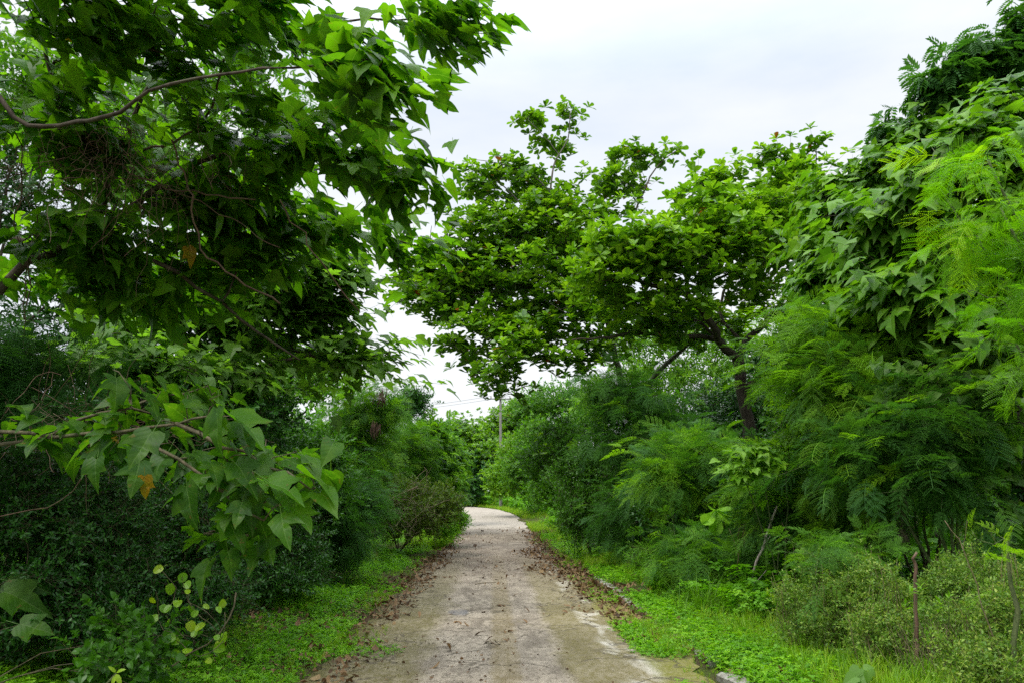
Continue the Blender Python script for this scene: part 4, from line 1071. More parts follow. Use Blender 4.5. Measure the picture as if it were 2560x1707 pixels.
def almond_left():
    b = gp(4.7, 24); d = 24
    L = lambda pts, dd: [P(x, y, d + dd * i / max(len(pts) - 1, 1)) for i, (x, y) in enumerate(pts)]
    tr = [b] + L([(1600, 1120), (1585, 1040), (1560, 970), (1540, 900), (1530, 853), (1512, 780), (1470, 700)], -.5)
    limbs = [(tr, .15, .06),
        (L([(1512, 780), (1440, 720), (1390, 650), (1378, 560), (1375, 480), (1390, 400), (1420, 350), (1426, 280)], 0), .06, .012),
        (L([(1530, 853), (1450, 830), (1350, 800), (1250, 760), (1130, 740), (1020, 700)], -.5), .06, .012),
        (L([(1470, 700), (1560, 600), (1600, 500), (1640, 420), (1700, 370)], .5), .05, .012),
        (L([(1470, 700), (1350, 650), (1250, 620), (1130, 610), (1030, 590)], .4), .05, .012),
        (L([(1540, 900), (1450, 900), (1360, 890), (1280, 900), (1200, 940)], -1.5), .05, .012),
        (L([(1390, 650), (1310, 520), (1240, 450), (1200, 420)], .5), .035, .01), (L([(1375, 480), (1330, 440), (1250, 410), (1185, 400)], .2), .022, .008), (L([(1400, 390), (1360, 340), (1320, 300)], 0), .014, .006), (L([(1600, 1000), (1640, 935), (1716, 864), (1760, 800)], -.8), .085, .04)]
    bl = [blob(1430, 530, 24, 210, 45, 1.6), blob(1270, 560, 24, 190, 40, 1.5), blob(1180, 650, 24, 150, 45, 1.5), blob(1340, 690, 23, 210, 55, 1.6), blob(1130, 740, 24, 120, 45, 1.4), blob(1070, 680, 25, 80, 45, 1.2), blob(1340, 830, 22.5, 140, 50, 1.4), blob(1240, 940, 22, 60, 40, .8),
          blob(1240, 430, 24.5, 85, 30, 1), blob(1210, 480, 24.5, 60, 40, .8), blob(1330, 470, 24.5, 100, 40, 1), blob(1430, 290, 24.5, 32, 30, .5), blob(1345, 305, 24.5, 48, 20, .5), blob(1375, 370, 24.5, 50, 28, .6), blob(1590, 390, 24.5, 95, 28, .9), blob(1540, 460, 24.5, 90, 40, 1), blob(1690, 372, 24.5, 18, 10, .3), blob(1480, 610, 23, 130, 45, 1.4),
          blob(1480, 780, 22, 100, 40, 1), blob(1160, 870, 23, 80, 40, 1), blob(1400, 900, 22, 110, 40, 1), blob(1300, 880, 21.6, 90, 50, 1), blob(1090, 790, 24, 70, 30, .8), blob(1010, 700, 25, 50, 35, .8), blob(1500, 860, 22, 90, 35, 1), blob(1250, 800, 23, 150, 60, 1.3), blob(1200, 700, 24, 150, 60, 1.5), blob(1420, 750, 23, 150, 50, 1.4), blob(1060, 740, 24.5, 80, 40, 1), blob(1330, 600, 24, 200, 50, 1.6)]
    ex = [P(1285, 975, 21.6), P(1255, 990, 21.6), P(1300, 960, 21.5), P(1215, 975, 22), P(970, 780, 25), P(985, 740, 25), P(1455, 285, 24.5), P(1435, 275, 24.5), P(1410, 290, 24.5), P(1420, 320, 24.5), P(1440, 335, 24.5), P(1395, 420, 24.5), P(1400, 460, 24.5), P(1175, 445, 24.5), P(1700, 372, 24.5), P(1680, 380, 24.5)]
    plant('almond_tree', 'taller almond tree with a thin leafy spire in the sky, leaning over the lane', 'tree', b, limbs, bl, 1020, leaves_rosette, 'almond', 'bark_grey', 82, extra_tips=ex, r0=.006, arch=.12, per=9, size=.30, tint=(.22, .9), red=.006, shell=.5, sat=2, satspread=.26)
almond_left()

ROUT = np.array([-0.8, -0.25, 0.0])
def macaranga(label, x, y, blobs, n, seed, size=.26, ex=None):
    b = gp(x, y)
    c = np.mean([q[0] for q in blobs], axis=0); fork = b * .5 + c * .5; fork[0] = b[0] * .8 + c[0] * .2
    limbs = [([b, b * .6 + fork * .4, fork], .12, .08)] + [([fork, fork * .5 + q[0] * .5 + [.2, 0, .3], q[0]], .05, .012) for q in blobs]
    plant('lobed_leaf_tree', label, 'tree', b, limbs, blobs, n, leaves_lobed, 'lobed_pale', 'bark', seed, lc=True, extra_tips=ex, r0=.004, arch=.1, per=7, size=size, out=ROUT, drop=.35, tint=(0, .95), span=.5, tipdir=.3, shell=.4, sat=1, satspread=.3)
macaranga('near lobed leaf tree on the right bank, big pale leaves sloping towards the lane', 6.8, 10, [blob(2420, 380, 9.7, 140, 90), blob(2500, 560, 9.2, 130, 110), blob(2270, 560, 10.4, 140, 100), blob(2480, 290, 10.3, 110, 50), blob(2290, 740, 10, 140, 110), blob(2460, 760, 9.5, 110, 90), blob(2600, 450, 9, 120, 150)], 420, 91, .27,
    [P(2160, 700, 10.4), P(2130, 760, 10.2), P(2180, 830, 10), P(2350, 860, 9.6), P(2300, 900, 9.8)])
macaranga('lobed leaf tree on the right bank between the almond tree and the nearer lobed tree', 7.4, 14.5, [blob(2130, 560, 13.8, 130, 100), blob(2210, 430, 14.2, 110, 55), blob(2090, 690, 13.3, 110, 70), blob(2060, 470, 14.6, 70, 35), blob(2330, 340, 14.4, 110, 45), blob(2200, 640, 13.5, 140, 90)], 380, 92, .26)

feather_bush('bright lime feathery tree leaning in from the right edge, nearest of the feathery ones', 4.9, 5.4, [blob(2470, 400, 5.5, 90, 40), blob(2500, 520, 5.3, 100, 50), blob(2440, 590, 5.6, 60, 40), blob(2520, 770, 5.4, 70, 50), blob(2540, 860, 5.4, 60, 50), blob(2640, 620, 5.2, 110, 200)], 30, 101, .30, 'hi', 5, 'feather_young', (.0, .6), .1, 'feathery_tree', 'tree', .3, .6, ('trunk', 'crown'), .03,
    extra_tips=[P(2330, 400, 5.6), P(2350, 470, 5.6), P(2330, 620, 5.6), P(2400, 550, 5.5), P(2390, 740, 5.5), P(2410, 830, 5.5), P(2330, 370, 5.7)], sat=1, satspread=.15)
feather_bush('mid green feathery shrub in front of the almond trunk, arching down towards the lane', 5.0, 10.4, [blob(2080, 870, 10.6, 90, 70), blob(2160, 970, 10.1, 120, 80), blob(2060, 810, 10.7, 60, 30), blob(2020, 950, 10.6, 60, 60)], 210, 102, .41, 'hi', 4, tint=(.3, 1), young=.25, drop=.25)
feather_bush('darker feathery shrub lower on the right bank, under the hollow of shade', 5.3, 9.2, [blob(2270, 1080, 9.3, 140, 70), blob(2350, 1180, 9.0, 110, 60), blob(2150, 1150, 9.6, 110, 60), blob(2380, 1050, 9.2, 70, 50)], 200, 103, .37, 'hi', 4, tint=(.0, .6), young=.06, drop=.25)
feather_bush('tall dark feathery tree on the skyline at the upper right corner', 9.2, 14, [blob(2490, 190, 14, 70, 60), blob(2370, 215, 14, 80, 35), blob(2550, 60, 14, 40, 50), blob(2420, 130, 14.2, 50, 40), blob(2240, 330, 15, 45, 25), blob(2580, 150, 14, 60, 80)], 170, 104, .34, 'lo', 6, tint=(0, .4), young=.0, name='feathery_tree', cat='tree', drop=.4, parts=('trunk', 'crown'), wr=.06)
feather_bush('feathery shrub between the almond trunk and the pale vine on the right bank', 4.3, 14.6, [blob(1730, 1130, 14.6, 120, 55), blob(1680, 1200, 14, 90, 50), blob(1800, 1170, 14, 80, 60)], 170, 105, .44, 'hi', 4, tint=(.1, .95), young=.12, drop=.25)
feather_bush('dim tall feathery shrub in front of the leaning grey almond trunk', 4.0, 18.5, [blob(1600, 1020, 18.5, 110, 75), blob(1520, 960, 19, 80, 35), blob(1660, 1090, 18, 110, 60), blob(1540, 1100, 18.5, 80, 60)], 230, 106, .41, 'mid', 4, tint=(.0, .45), young=.02, drop=.2)
feather_bush('feathery shrub behind the leaning dead stick on the right bank', 4.6, 12, [blob(1960, 1260, 11.9, 110, 50), blob(2060, 1190, 11.4, 110, 50), blob(1960, 1180, 12, 80, 45), blob(2130, 1270, 11, 90, 50)], 190, 107, .41, 'hi', 4, tint=(.05, .9), young=.14, drop=.25)
feather_bush('low feathery bush at the edge of the right verge, beside the leaning stick', 3.5, 12.6, [blob(1760, 1400, 12.6, 90, 40), blob(1700, 1370, 13, 60, 35), blob(1830, 1430, 12.2, 70, 40)], 120, 108, .33, 'mid', 4, tint=(.15, .75), young=.06, drop=.2)
feather_bush('dark feathery bush at the foot of the hanging vines on the right', 3.1, 17.5, [blob(1560, 1290, 18, 80, 50), blob(1620, 1250, 17, 80, 60)], 110, 109, .37, 'mid', 4, tint=(0, .4), young=.02, drop=.25)
feather_bush('flat topped feathery seedling spreading over the left part of the wispy weeds', 3.7, 8.6, [blob(2080, 1395, 8.6, 95, 12)], 22, 110, .22, 'hi', 6, tint=(.3, .8), young=.05, drop=.0)
feather_bush('single arching lime feathery frond at the right edge above the weeds', 3.75, 5.9, [blob(2520, 1350, 5.8, 50, 18)], 3, 111, .24, 'hi', 3, 'feather_young', tint=(.1, .9), drop=.1, extra_tips=[P(2430, 1325, 5.8), P(2500, 1340, 5.8)], sat=0)

shrub('dark broad leaved vine hanging in the shade below the near lobed tree on the right', 6.0, 11.2, [blob(2230, 960, 10.9, 130, 110), blob(2290, 1010, 9.3, 110, 60), blob(2420, 960, 9.3, 90, 80), blob(2400, 1000, 10.2, 120, 100), blob(2120, 1090, 11.4, 90, 70), blob(2480, 1130, 9.6, 90, 90)], 300, 123, 'lobed', .17, 5, 'broad_leaf_vine', 'vine', 'heart', (.0, .5), .5, upw=-.2)
shrub('dark shrub filling the foot of the right bank behind the low feathery bush', 4.6, 15.5, [blob(1790, 1290, 15.5, 110, 70), blob(1680, 1270, 16, 90, 60), blob(1900, 1260, 14.5, 100, 70)], 800, 124, 'small', .09, 8, tint=(0, .7))
shrub('dark hedge like thicket at the far side of the bend under the end trees', -1.6, 67, [blob(1120, 1190, 66, 80, 50), blob(1190, 1190, 65, 60, 50), blob(1060, 1180, 66, 60, 50), blob(1160, 1220, 64, 60, 25)], 1000, 125, 'small', .26, 8, 'thicket', 'thicket', tint=(0, .8))
def pale_vine():
    b = gp(4.0, 11.2)
    bl = [blob(1890, 1130, 10.9, 80, 30, .4), blob(1970, 1105, 11.0, 50, 20, .3), blob(1850, 1175, 10.8, 50, 25, .3)]
    limbs = [([b, (b + q[0]) / 2 + [0, 0, .2], q[0]], .012, .005) for q in bl]
    plant('lobed_leaf_vine', 'pale patch of small deeply lobed leaves in the middle of the right bank', 'vine', b, limbs, bl, 60, leaves_lobed, 'lobed_pale', 'greentwig', 121, parts=('stem', 'foliage'), r0=.002, per=4, size=.15, out=ROUT * .4 + [0, -.4, 0], drop=.2, tint=(.5, 1), span=.25, lc=True)
pale_vine()
def bright_sapling():
    b = gp(3.55, 13.0)
    root = thing('broad_leaf_sapling', b, 'sapling with a few broad yellow green leaves above the dark base of the right bank', 'sapling')
    w = Wood(); lv = Leaves(122)
    a = P(1790, 1275, 12.6)
    w.tube(smooth_path([b, b + [.05, 0, .5], a], .1, .01, 2), .008, 5)
    for (t, s, k) in (((1760, 1310), .19, .9), ((1775, 1270), .15, .8), ((1791, 1330), .2, .95), ((1825, 1300), .16, .85), ((1820, 1262), .13, .8), ((1830, 1275), .1, .9)):
        v = P(*t, 12.4) - a
        lv.add(T['almond'], [a], [v], [(0, -.7, .8)], [max(np.linalg.norm(v) * 1.0, .12)], [k])
    lv.add(T['almond'], [P(1818, 1268, 12.5)], [P(1832, 1318, 12.4) - P(1818, 1268, 12.5)], [(0.2, -1, .2)], [.2], [.7])
    w.tube(smooth_path([a, P(1818, 1268, 12.5)], .1), .004, 4)
    w.build('stem', M['greentwig'], root, b); lv.build('foliage', M['herb'], root, b)
bright_sapling()

shrub('fine leaved bright green herb mound on the verge behind the low feathery bush', 3.35, 16.2, [blob(1640, 1395, 16, 70, 42), blob(1700, 1410, 15.5, 50, 32)], 620, 131, 'herb', .035, 9, 'herb_mound', 'herb', 'oval', (.2, .8), .35, span=.1)
def vine_mass():
    root, tips, dirs = shrub('dark mass of hanging vines over a bush, right of the lane before the bend', 2.75, 22, [blob(1400, 1110, 22.5, 75, 60), blob(1470, 1180, 21.5, 90, 80), blob(1450, 1280, 21, 60, 60), blob(1540, 1230, 21, 70, 80), blob(1340, 1150, 23.5, 40, 50)], 1500, 132, 'bush', .085, 8, 'vine_covered_bush', 'bush', 'oval', (.0, .65), .35)
    b = np.array(root.location); lv = Leaves(133); w = Wood(); r = rng_(134)
    for k in range(60):
        p = P(r.uniform(1395, 1520), r.uniform(1200, 1290), 20.4 + r.uniform(0, .9))
        L = r.uniform(.5, 1.4); n = int(L / .07)
        pts = [p + np.array([.03 * math.sin(q * .7 + k), .03 * math.cos(q + k), -q * .07]) for q in range(n)]
        pts = [q for q in pts if q[2] > .15]
        if len(pts) < 3: continue
        w.tube(pts, .004, 3); q = np.array(pts)
        for s in range(3):
            lv.add(T['oval'], q + r.normal(0, .03, q.shape), r.normal(0, .5, q.shape) + [0, 0, -.5], r.normal(0, .5, q.shape) + [0, -.8, .3], r.uniform(.05, .09, len(q)), r.uniform(0, .5, len(q)))
    w.build('hanging_stem', M['twig'], root, b); lv.build('hanging_vine', M['bush'], root, b)
    l2 = Leaves(135)
    for (px, py, d) in ((1360, 1110, 21.6), (1345, 1130, 21.6), (1500, 1100, 20), (1480, 1120, 20.2), (1560, 1230, 17.5), (1590, 1240, 17.3), (1520, 1080, 20)):
        tp = np.array([P(px + r.normal(0, 12), py + r.normal(0, 10), d) for _ in range(2)])
        leaves_rosette(l2, tp, np.tile([-.5, -.5, .3], (2, 1)), None, r, 6, .24, (.2, .6), 0)
    l2.build('broad_leaves', M['almond'], root, b)
vine_mass()
shrub('bright rounded bush behind the hanging vines on the right of the bend', 3.2, 33, [blob(1350, 1110, 33, 60, 60), blob(1310, 1180, 32, 45, 60), blob(1370, 1220, 30, 50, 50)], 900, 136, 'bush', .12, 8, 'bush', 'bush', tint=(.2, .95))
shrub('lime green bush below the utility pole', 2.4, 47, [blob(1290, 1140, 47, 45, 45), blob(1260, 1200, 46, 40, 40), blob(1330, 1110, 48, 50, 40)], 900, 137, 'creeper', .17, 8, 'bush', 'bush', tint=(.0, .8))
small_tree('bright yellow green tree seen under the almond limbs on the right', 9.5, 36, [blob(1640, 990, 36, 110, 60), blob(1780, 990, 36, 90, 60), blob(1520, 1000, 36, 70, 50), blob(1700, 930, 37, 120, 40), blob(1580, 930, 37, 90, 40), blob(1850, 930, 37, 90, 50), blob(1640, 850, 37, 130, 50), blob(1800, 850, 37, 110, 60), blob(1930, 880, 36, 90, 60)], 1100, 138, 'creeper', .2, 8, (.0, .7), shell=.5)
small_tree('dense olive tree between the utility pole and the almond tree', 6.0, 45, [blob(1400, 1000, 45, 80, 45), blob(1480, 1010, 44, 80, 50), blob(1330, 1030, 46, 60, 45), blob(1440, 1070, 43, 90, 50)], 900, 139, 'bush', .2, 8, (.1, .9), shell=.45)
small_tree('added shady tree in the dark gap right of the almond trunk', 10.5, 19, [blob(2030, 900, 19, 140, 110), blob(2200, 950, 18, 150, 120), blob(2050, 1050, 18, 150, 90)], 700, 140, 'small', .13, 8, (0, .6), shell=.45)  # back-row tree, added to block horizon light and keep the gap dark
small_tree('added shady tree filling the dark hollow behind the near feathery fronds', 8.6, 10.5, [blob(2480, 980, 10.8, 130, 130), blob(2350, 950, 11.5, 120, 110), blob(2500, 1150, 10.5, 130, 100), blob(2320, 760, 12, 140, 110)], 800, 141, 'small', .11, 8, (0, .5), shell=.45)  # back-row tree, added so no horizon light reaches the hollow
small_tree('wide almond like tree at the end of the lane beyond the bend', -1.5, 70, [blob(1150, 1085, 70, 75, 30), blob(1100, 1110, 70, 50, 30), blob(1200, 1110, 68, 60, 35), blob(1160, 1140, 66, 70, 25), blob(1225, 1150, 66, 40, 35)], 900, 142, 'almond', .34, 9, (.1, .8), species=leaves_rosette, wmat='bark_grey', r=.22, shell=.5)
small_tree('tall yellowish tree behind the utility pole', 2.5, 74, [blob(1260, 1065, 74, 50, 45), blob(1310, 1040, 72, 60, 45), blob(1215, 1100, 74, 40, 40)], 800, 143, 'almond', .34, 9, (.3, .9), species=leaves_rosette, wmat='bark_grey', r=.2, shell=.5)
small_tree('distant tree at the left of the bend behind the feathery shrubs', -7.5, 66, [blob(1075, 1090, 66, 50, 35), blob(1040, 1110, 64, 45, 40)], 600, 144, 'bush', .3, 8, (.1, .9), shell=.5)

small_tree('added dark understorey tree close behind the forked almond trunk', 8.2, 25, [blob(1900, 1000, 25, 140, 80), blob(1800, 1060, 25, 140, 60), blob(1960, 900, 25, 90, 70), blob(1720, 1080, 24, 110, 50)], 900, 145, 'small', .14, 8, (0, .9), shell=.45)  # dark leaves added as shady fill for a pale gap
# ---- weeds, sticks and small plants at lower right
def weeds(label, x, y, blobs, n, seed, tint=(.1, .95), size=.034):
    b = gp(x, y); r = rng_(seed); n = int(n * .8)
    blobs = [(q, R * [1.2, 1.2, 1.25]) for q, R in blobs] + [(q + r.normal(0, .5, 3) * R + [0, 0, R[2] * .8], R * [.3, .3, .55]) for q, R in blobs for _ in (0, 1, 2)]
    limbs = []
    for bb in blobs:
        for k in range(7):
            q = bb[0] + r.normal(0, .45, 3) * bb[1]; g0 = gp(q[0] * .8 + b[0] * .2, q[1] * .8 + b[1] * .2, -.01)
            limbs.append(([g0, (g0 + q) / 2 + [r.normal(0, .05), 0, .1], q + [0, 0, bb[1][2] * .4]], .0035, .0015))
    limbs.insert(0, ([b, b + [0, 0, .15], b + [.02, 0, .3]], .004, .003))
    return plant('weed', label, 'weed', b, limbs, blobs, n, leaves_whorl, 'weed', 'weedstem', seed, parts=('stem', 'foliage'), r0=.0009, arch=.12, per=10, size=size, tpl='tri', tint=tint, shell=.6, span=.17, spread=1.1, upw=.4, grow_kw=dict(sides=3, lsides=4), sat=1, satspread=.07)
M['weedstem'] = bark_mat('weed_stem', (0.09, 0.085, 0.03), (0.19, 0.16, 0.07), 40)
weeds('grey green wispy weed clump, leftmost of the weeds on the right verge', 3.75, 8.4, [blob(2050, 1480, 8.5, 100, 65), blob(2020, 1560, 8.3, 80, 50), blob(2110, 1560, 8.0, 90, 70)], 900, 151)
weeds('olive wispy weed clump just left of the broken brown stem', 3.7, 7.3, [blob(2180, 1480, 7.8, 90, 60), blob(2200, 1600, 7.3, 90, 80)], 800, 152, (.2, 1))
weeds('airy wispy weed clump right of the broken brown stem', 4.4, 7.5, [blob(2390, 1470, 7.6, 90, 70), blob(2370, 1580, 7.2, 80, 70), blob(2440, 1440, 8.0, 60, 50)], 900, 153, (.1, .9))
weeds('wispy weed clump at the lower right corner', 4.0, 6.2, [blob(2500, 1560, 6.3, 90, 80), blob(2460, 1660, 6.0, 100, 60), blob(2560, 1470, 6.6, 60, 60)], 800, 154, (.2, 1))
def dead_straw():
    b = gp(3.8, 6.9); w = Wood(); r = rng_(155)
    root = thing('dry_grass_clump', b, 'brown clump of dry stems at the foot of the wispy weeds beside the broken stem', 'dry grass')
    for k in range(170):
        p = gp(3.8 + r.normal(0, .28), 6.8 + r.normal(0, .22)); v = np.array([r.normal(0, .12), r.normal(0, .12), r.uniform(.25, .55)])
        w.tube([p, p + v * .5 + r.normal(0, .02, 3), p + v], .0018, 3)
    tag(w.build('straw', M['drytwig'], root, b), kind='stuff')
dead_straw()
def stick(name, label, pts, r0, r1, mat, side=None, seed=1):
    base = np.array(pts[0]); w = Wood()
    p = smooth_path(pts, .08, .006, seed)
    w.tube(p, np.linspace(r0, r1, len(p)), 8, .08, seed)
    for q in side or []:
        s = smooth_path(q, .06, .004, seed + 1); w.tube(s, np.linspace(r1 * .7, r1 * .3, len(s)), 5)
    V = np.concatenate(w.V) - base
    o = link(name, mesh_np(name, V, np.concatenate(w.Q), M[mat], True), None, base)
    return tag(o, label, 'stick')
stick('dead_stick', 'bleached dead stick leaning to the right out of the right bank', [gp(3.72, 11.5), P(1880, 1450, 11.3), P(1905, 1370, 11.2), P(1925, 1310, 11.1), P(1943, 1264, 11.0)], .022, .014, 'deadwood', [[P(1872, 1468, 11.3), P(1895, 1450, 11.2), P(1915, 1425, 11.1)], [P(1905, 1370, 11.2), P(1922, 1345, 11.1), P(1926, 1338, 11.1)]])
bs = np.array([P(2285, 1692, 7.0)[0], 7.0, 0.1])
stick('broken_stem', 'upright broken brown stem with a snapped pale top standing in the weeds', [bs, P(2293, 1620, 7.0), P(2290, 1530, 7.0), P(2291, 1470, 7.0), P(2286, 1415, 7.0), P(2281, 1395, 7.0), P(2292, 1380, 7.0)], .020, .011, 'bark_brown', [[P(2286, 1415, 7.0), P(2300, 1440, 7.0)]])
stick('dry_twig', 'thin forked dry twig sticking up at right below the lime frond', [gp(3.85, 6.1), P(2410, 1380, 6.1), P(2395, 1345, 6.1), P(2362, 1300, 6.1)], .006, .003, 'drytwig', [[P(2410, 1380, 6.1), P(2415, 1340, 6.1), P(2418, 1300, 6.1)]])
stick('dry_twig', 'short pale dry twig right of the leaning stick', [gp(4.15, 11.2), P(1985, 1370, 11), P(1965, 1330, 11), P(1955, 1305, 11)], .008, .004, 'drytwig', [[P(1970, 1340, 11), P(1975, 1310, 11)]])
def dry_pods():
    b = gp(3.5, 11.9); w = Wood(); r = rng_(7)
    root = thing('dry_seed_stalk', b, 'brown dry stalk with hanging seed pods left of the leaning stick', 'dry stalk')
    w.tube(smooth_path([b, P(1845, 1400, 11.8), P(1860, 1320, 11.8), P(1868, 1300, 11.8)], .1), .006, 5)
    w.tube(smooth_path([P(1848, 1395, 11.8), P(1835, 1350, 11.8), P(1822, 1320, 11.8)], .1), .004, 5)
    w.build('stalk', M['drytwig'], root, b)
    w2 = Wood()
    for k in range(9):
        a = P(1862 + r.normal(0, 8), 1320 + r.normal(0, 12), 11.75); w2 = Wood()
        w2.tube([a, a + [r.normal(0, .02), -.01, -.12], a + [r.normal(0, .05), -.02, -.26]], [.006, .012, .004], 5)
        w2.build('seed_pod', M['bark_brown'], root, b)
dry_pods()
def leafy(name, label, x, y, pts, spots, seed, size=.07, mat='creeper', tint=(.2, .9), per=6, tpl='oval', wr=.005):
    b = gp(x, y); r = rng_(seed); w = Wood(); lv = Leaves(seed)
    root = thing(name, b, label, 'plant')
    p = smooth_path([b] + pts, .08, .004, seed); w.tube(p, np.linspace(wr, wr * .4, len(p)), 5)
    tp = np.array(spots); dirs = nrm(r.normal(0, .4, tp.shape) + [0, -.2, .7])
    for q in tp:
        a = p[np.argmin(((p - q) ** 2).sum(1))]
        w.tube([a, (a + q) / 2 + [0, 0, .01], q], wr * .35, 4)
    leaves_whorl(lv, tp, dirs, None, r, per, size, tint, .05, tpl, 1.2, .1)
    w.build('stem', M['greentwig'], root, b); lv.build('foliage', M[mat], root, b)
leafy('young_plant', 'young plant with pale yellow leaves at the left end of the weeds', 3.15, 9.2, [P(1940, 1560, 9.1), P(1945, 1500, 9.1), P(1950, 1480, 9.1)], [P(x, y, 9.1) for x, y in ((1920, 1478), (1945, 1470), (1962, 1482), (1935, 1500), (1955, 1510), (1930, 1488))], 161, .055, 'creeper', (.7, 1), 6)
leafy('young_plant', 'young plant with bright leaves growing around the lower part of the broken stem', 3.75, 6.8, [P(2288, 1600, 6.8), P(2290, 1500, 6.8), P(2292, 1470, 6.8)], [P(x, y, 6.75) for x, y in ((2280, 1475), (2300, 1465), (2265, 1510), (2305, 1515), (2318, 1590), (2325, 1575))], 162, .06, 'creeper', (.2, .7), 6)
leafy('young_plant', 'upright young plant with fresh oval leaves right of the broken stem', 4.0, 6.9, [P(2375, 1620, 6.9), P(2370, 1540, 6.9), P(2372, 1490, 6.9)], [P(x, y, 6.85) for x, y in ((2350, 1500), (2375, 1488), (2350, 1520), (2410, 1500), (2425, 1510), (2380, 1620), (2365, 1640))], 163, .06, 'creeper', (.1, .7), 6)
leafy('young_plant', 'small leafy plant right of the yellow leaved one on the verge edge', 3.35, 8.8, [P(1985, 1600, 8.8), P(1985, 1540, 8.8)], [P(x, y, 8.8) for x, y in ((1970, 1545), (1995, 1530), (2010, 1545), (1990, 1560))], 164, .075, 'bush', (.3, .9), 5)
hand_leaves('heart_leaf_plant', 'low plant with pale blue green heart shaped leaves at the bottom edge on the right', 'plant', gp(2.75, 6.1),
    [((2165, 1680), (2140, 1712), 6.0, .3), ((2168, 1678), (2172, 1706), 5.95, .35), ((2150, 1672), (2120, 1690), 6.05, .25), ((2175, 1672), (2190, 1690), 6.05, .3), ((2160, 1668), (2185, 1665), 6.1, .4), ((2140, 1690), (2110, 1702), 6.0, .3)], 'lobed_pale', 'heart', .004, seed=9)
def tall_grass(label, cx, cy, n, seed, sp=.5):
    r = rng_(seed); lv = Leaves(seed); b = gp(cx, cy)
    x = cx + r.normal(0, sp, n); y = cy + r.normal(0, sp, n)
    a = r.uniform(0, 6.28, n)
    lv.add(T['tuft_long'], np.stack([x, y, ground_z(x, y)], -1), np.stack([np.cos(a), np.sin(a), 0 * a], -1), UPV, r.uniform(.7, 1.3, n), r.uniform(.0, .6, n))
    o = lv.build('tall_grass', M['grass'], None, b); o.location = b
    tag(o, label, 'grass tussock')
tall_grass('tussock of long dark grass blades in the shade at the right edge behind the weeds', 4.9, 8.6, 46, 171, .55)
tall_grass('long grass blades below the dark feathery shrub in the middle of the right bank', 4.4, 10.6, 36, 172, .45)
tall_grass('small tussock of thin bright grass on the right verge by the kerb', 2.75, 10.8, 10, 173, .15)

# ---- utility pole and wires beyond the bend
def pole():
    b = gp(P(1252, 1260, 58)[0], 58.0); top = P(1243, 985, 58)
    root = thing('utility_pole', b, 'grey concrete utility pole standing beyond the bend', 'utility pole')
    w = Wood(); h = top[2] - b[2]
    tp = b + [-.05, 0, h]
    w.tube([b + [0, 0, -.2], b + [-.02, 0, h * .4], tp], [.12, .105, .08], 12)
    w.build('shaft', M['pole'], root, b)
    w = Wood(); c = tp + [0, -.12, -.35]
    w.tube([c + [-.8, 0, 0], c, c + [.8, 0, 0]], .045, 6)
    arm = w.build('crossarm', M['pole'], root, b)
    for s in (-.7, .7):
        w = Wood(); q = c + [s, 0, .04]
        w.tube([q, q + [0, 0, .05], q + [0, 0, .09], q + [0, 0, .15], q + [0, 0, .2]], [.03, .05, .03, .05, .02], 8)
        w.build('insulator', M['glaze'], root, b)
    return c
m, t = newmat('glazed_ceramic'); pr = N(t, 'ShaderNodeBsdfPrincipled'); pr.inputs['Base Color'].default_value = (.25, .22, .2, 1); pr.inputs['Roughness'].default_value = .2
out = N(t, 'ShaderNodeOutputMaterial'); t.links.new(pr.outputs[0], out.inputs[0]); M['glaze'] = m
M['pole'] = bark_mat('pole_concrete', (0.12, 0.115, 0.10), (0.20, 0.19, 0.17), 12)
M['cable'] = bark_mat('cable_sheath', (0.10, 0.10, 0.11), (0.16, 0.16, 0.17), 20)
pc = pole()
def wire(label, a, c, sag):
    p = [a + (c - a) * u + np.array([0, 0, -sag * 4 * u * (1 - u)]) for u in np.linspace(0, 1, 24)]
    w = Wood(); w.tube(p, .011, 5)
    V = np.concatenate(w.V) - a
    tag(link('power_line', mesh_np('power_line', V, np.concatenate(w.Q), M['cable'], True), None, a), label, 'power line')
wire('upper power line running left from the utility pole across the sky gap', pc + [-.7, 0, .2], P(700, 1035, 95), .5)
wire('lower power line running left from the utility pole across the sky gap', pc + [.7, 0, .2], P(700, 1043, 95), .5)
wire('slack service cable drooping right from the utility pole into the trees', pc + [0, .1, -1.3], P(1480, 985, 50), 1.2)

# ---- single fallen leaves and twigs on the lane
def fallen(name, label, px, py, size, tint, seed, group=None, mat='dry', tpl=0):
    r = rng_(seed)
    v = P(px, py, 1.0) - EYE
    d = 8.0
    for _ in range(30): d = (g_(d) + .025 - EYE[2]) / v[2] * 1.0
    p = EYE + v * d; p[2] = g_(p[1]) + .03
    tv, tq = CURL[tpl % len(CURL)]
    a = r.uniform(0, 6.28); c, s = math.cos(a), math.sin(a)
    V = tv * size; V = np.stack([V[:, 0] * c - V[:, 1] * s, V[:, 0] * s + V[:, 1] * c, V[:, 2] * .9], -1)
    V[:, 2] -= V[:, 2].min() + .012
    o = link(name, mesh_np(name, V, tq, M[mat], True, {'tint': ('FLOAT', np.full(len(V), tint))}), None, p)
    return tag(o, label, 'fallen leaf', group)
fallen('fallen_leaf', 'reddish brown curled leaf on the lane beside the left leaf litter', 1187, 1366, .22, .15, 1, tpl=0)
fallen('fallen_leaf', 'dark red leaf lying near the litter on the right half of the lane', 1295, 1347, .24, .1, 2, tpl=1)
fallen('fallen_leaf', 'small dark leaf on the lane right by the slab joint', 1210, 1327, .2, .0, 3, tpl=4)
fallen('fallen_leaf', 'yellowish brown curled leaf in the near middle of the lane', 1115, 1628, .12, .85, 4, tpl=2)
fallen('fallen_leaf', 'crumpled mossy yellow leaf near the bottom of the lane, nearest of the fallen leaves', 1072, 1668, .10, .8, 5, tpl=1)
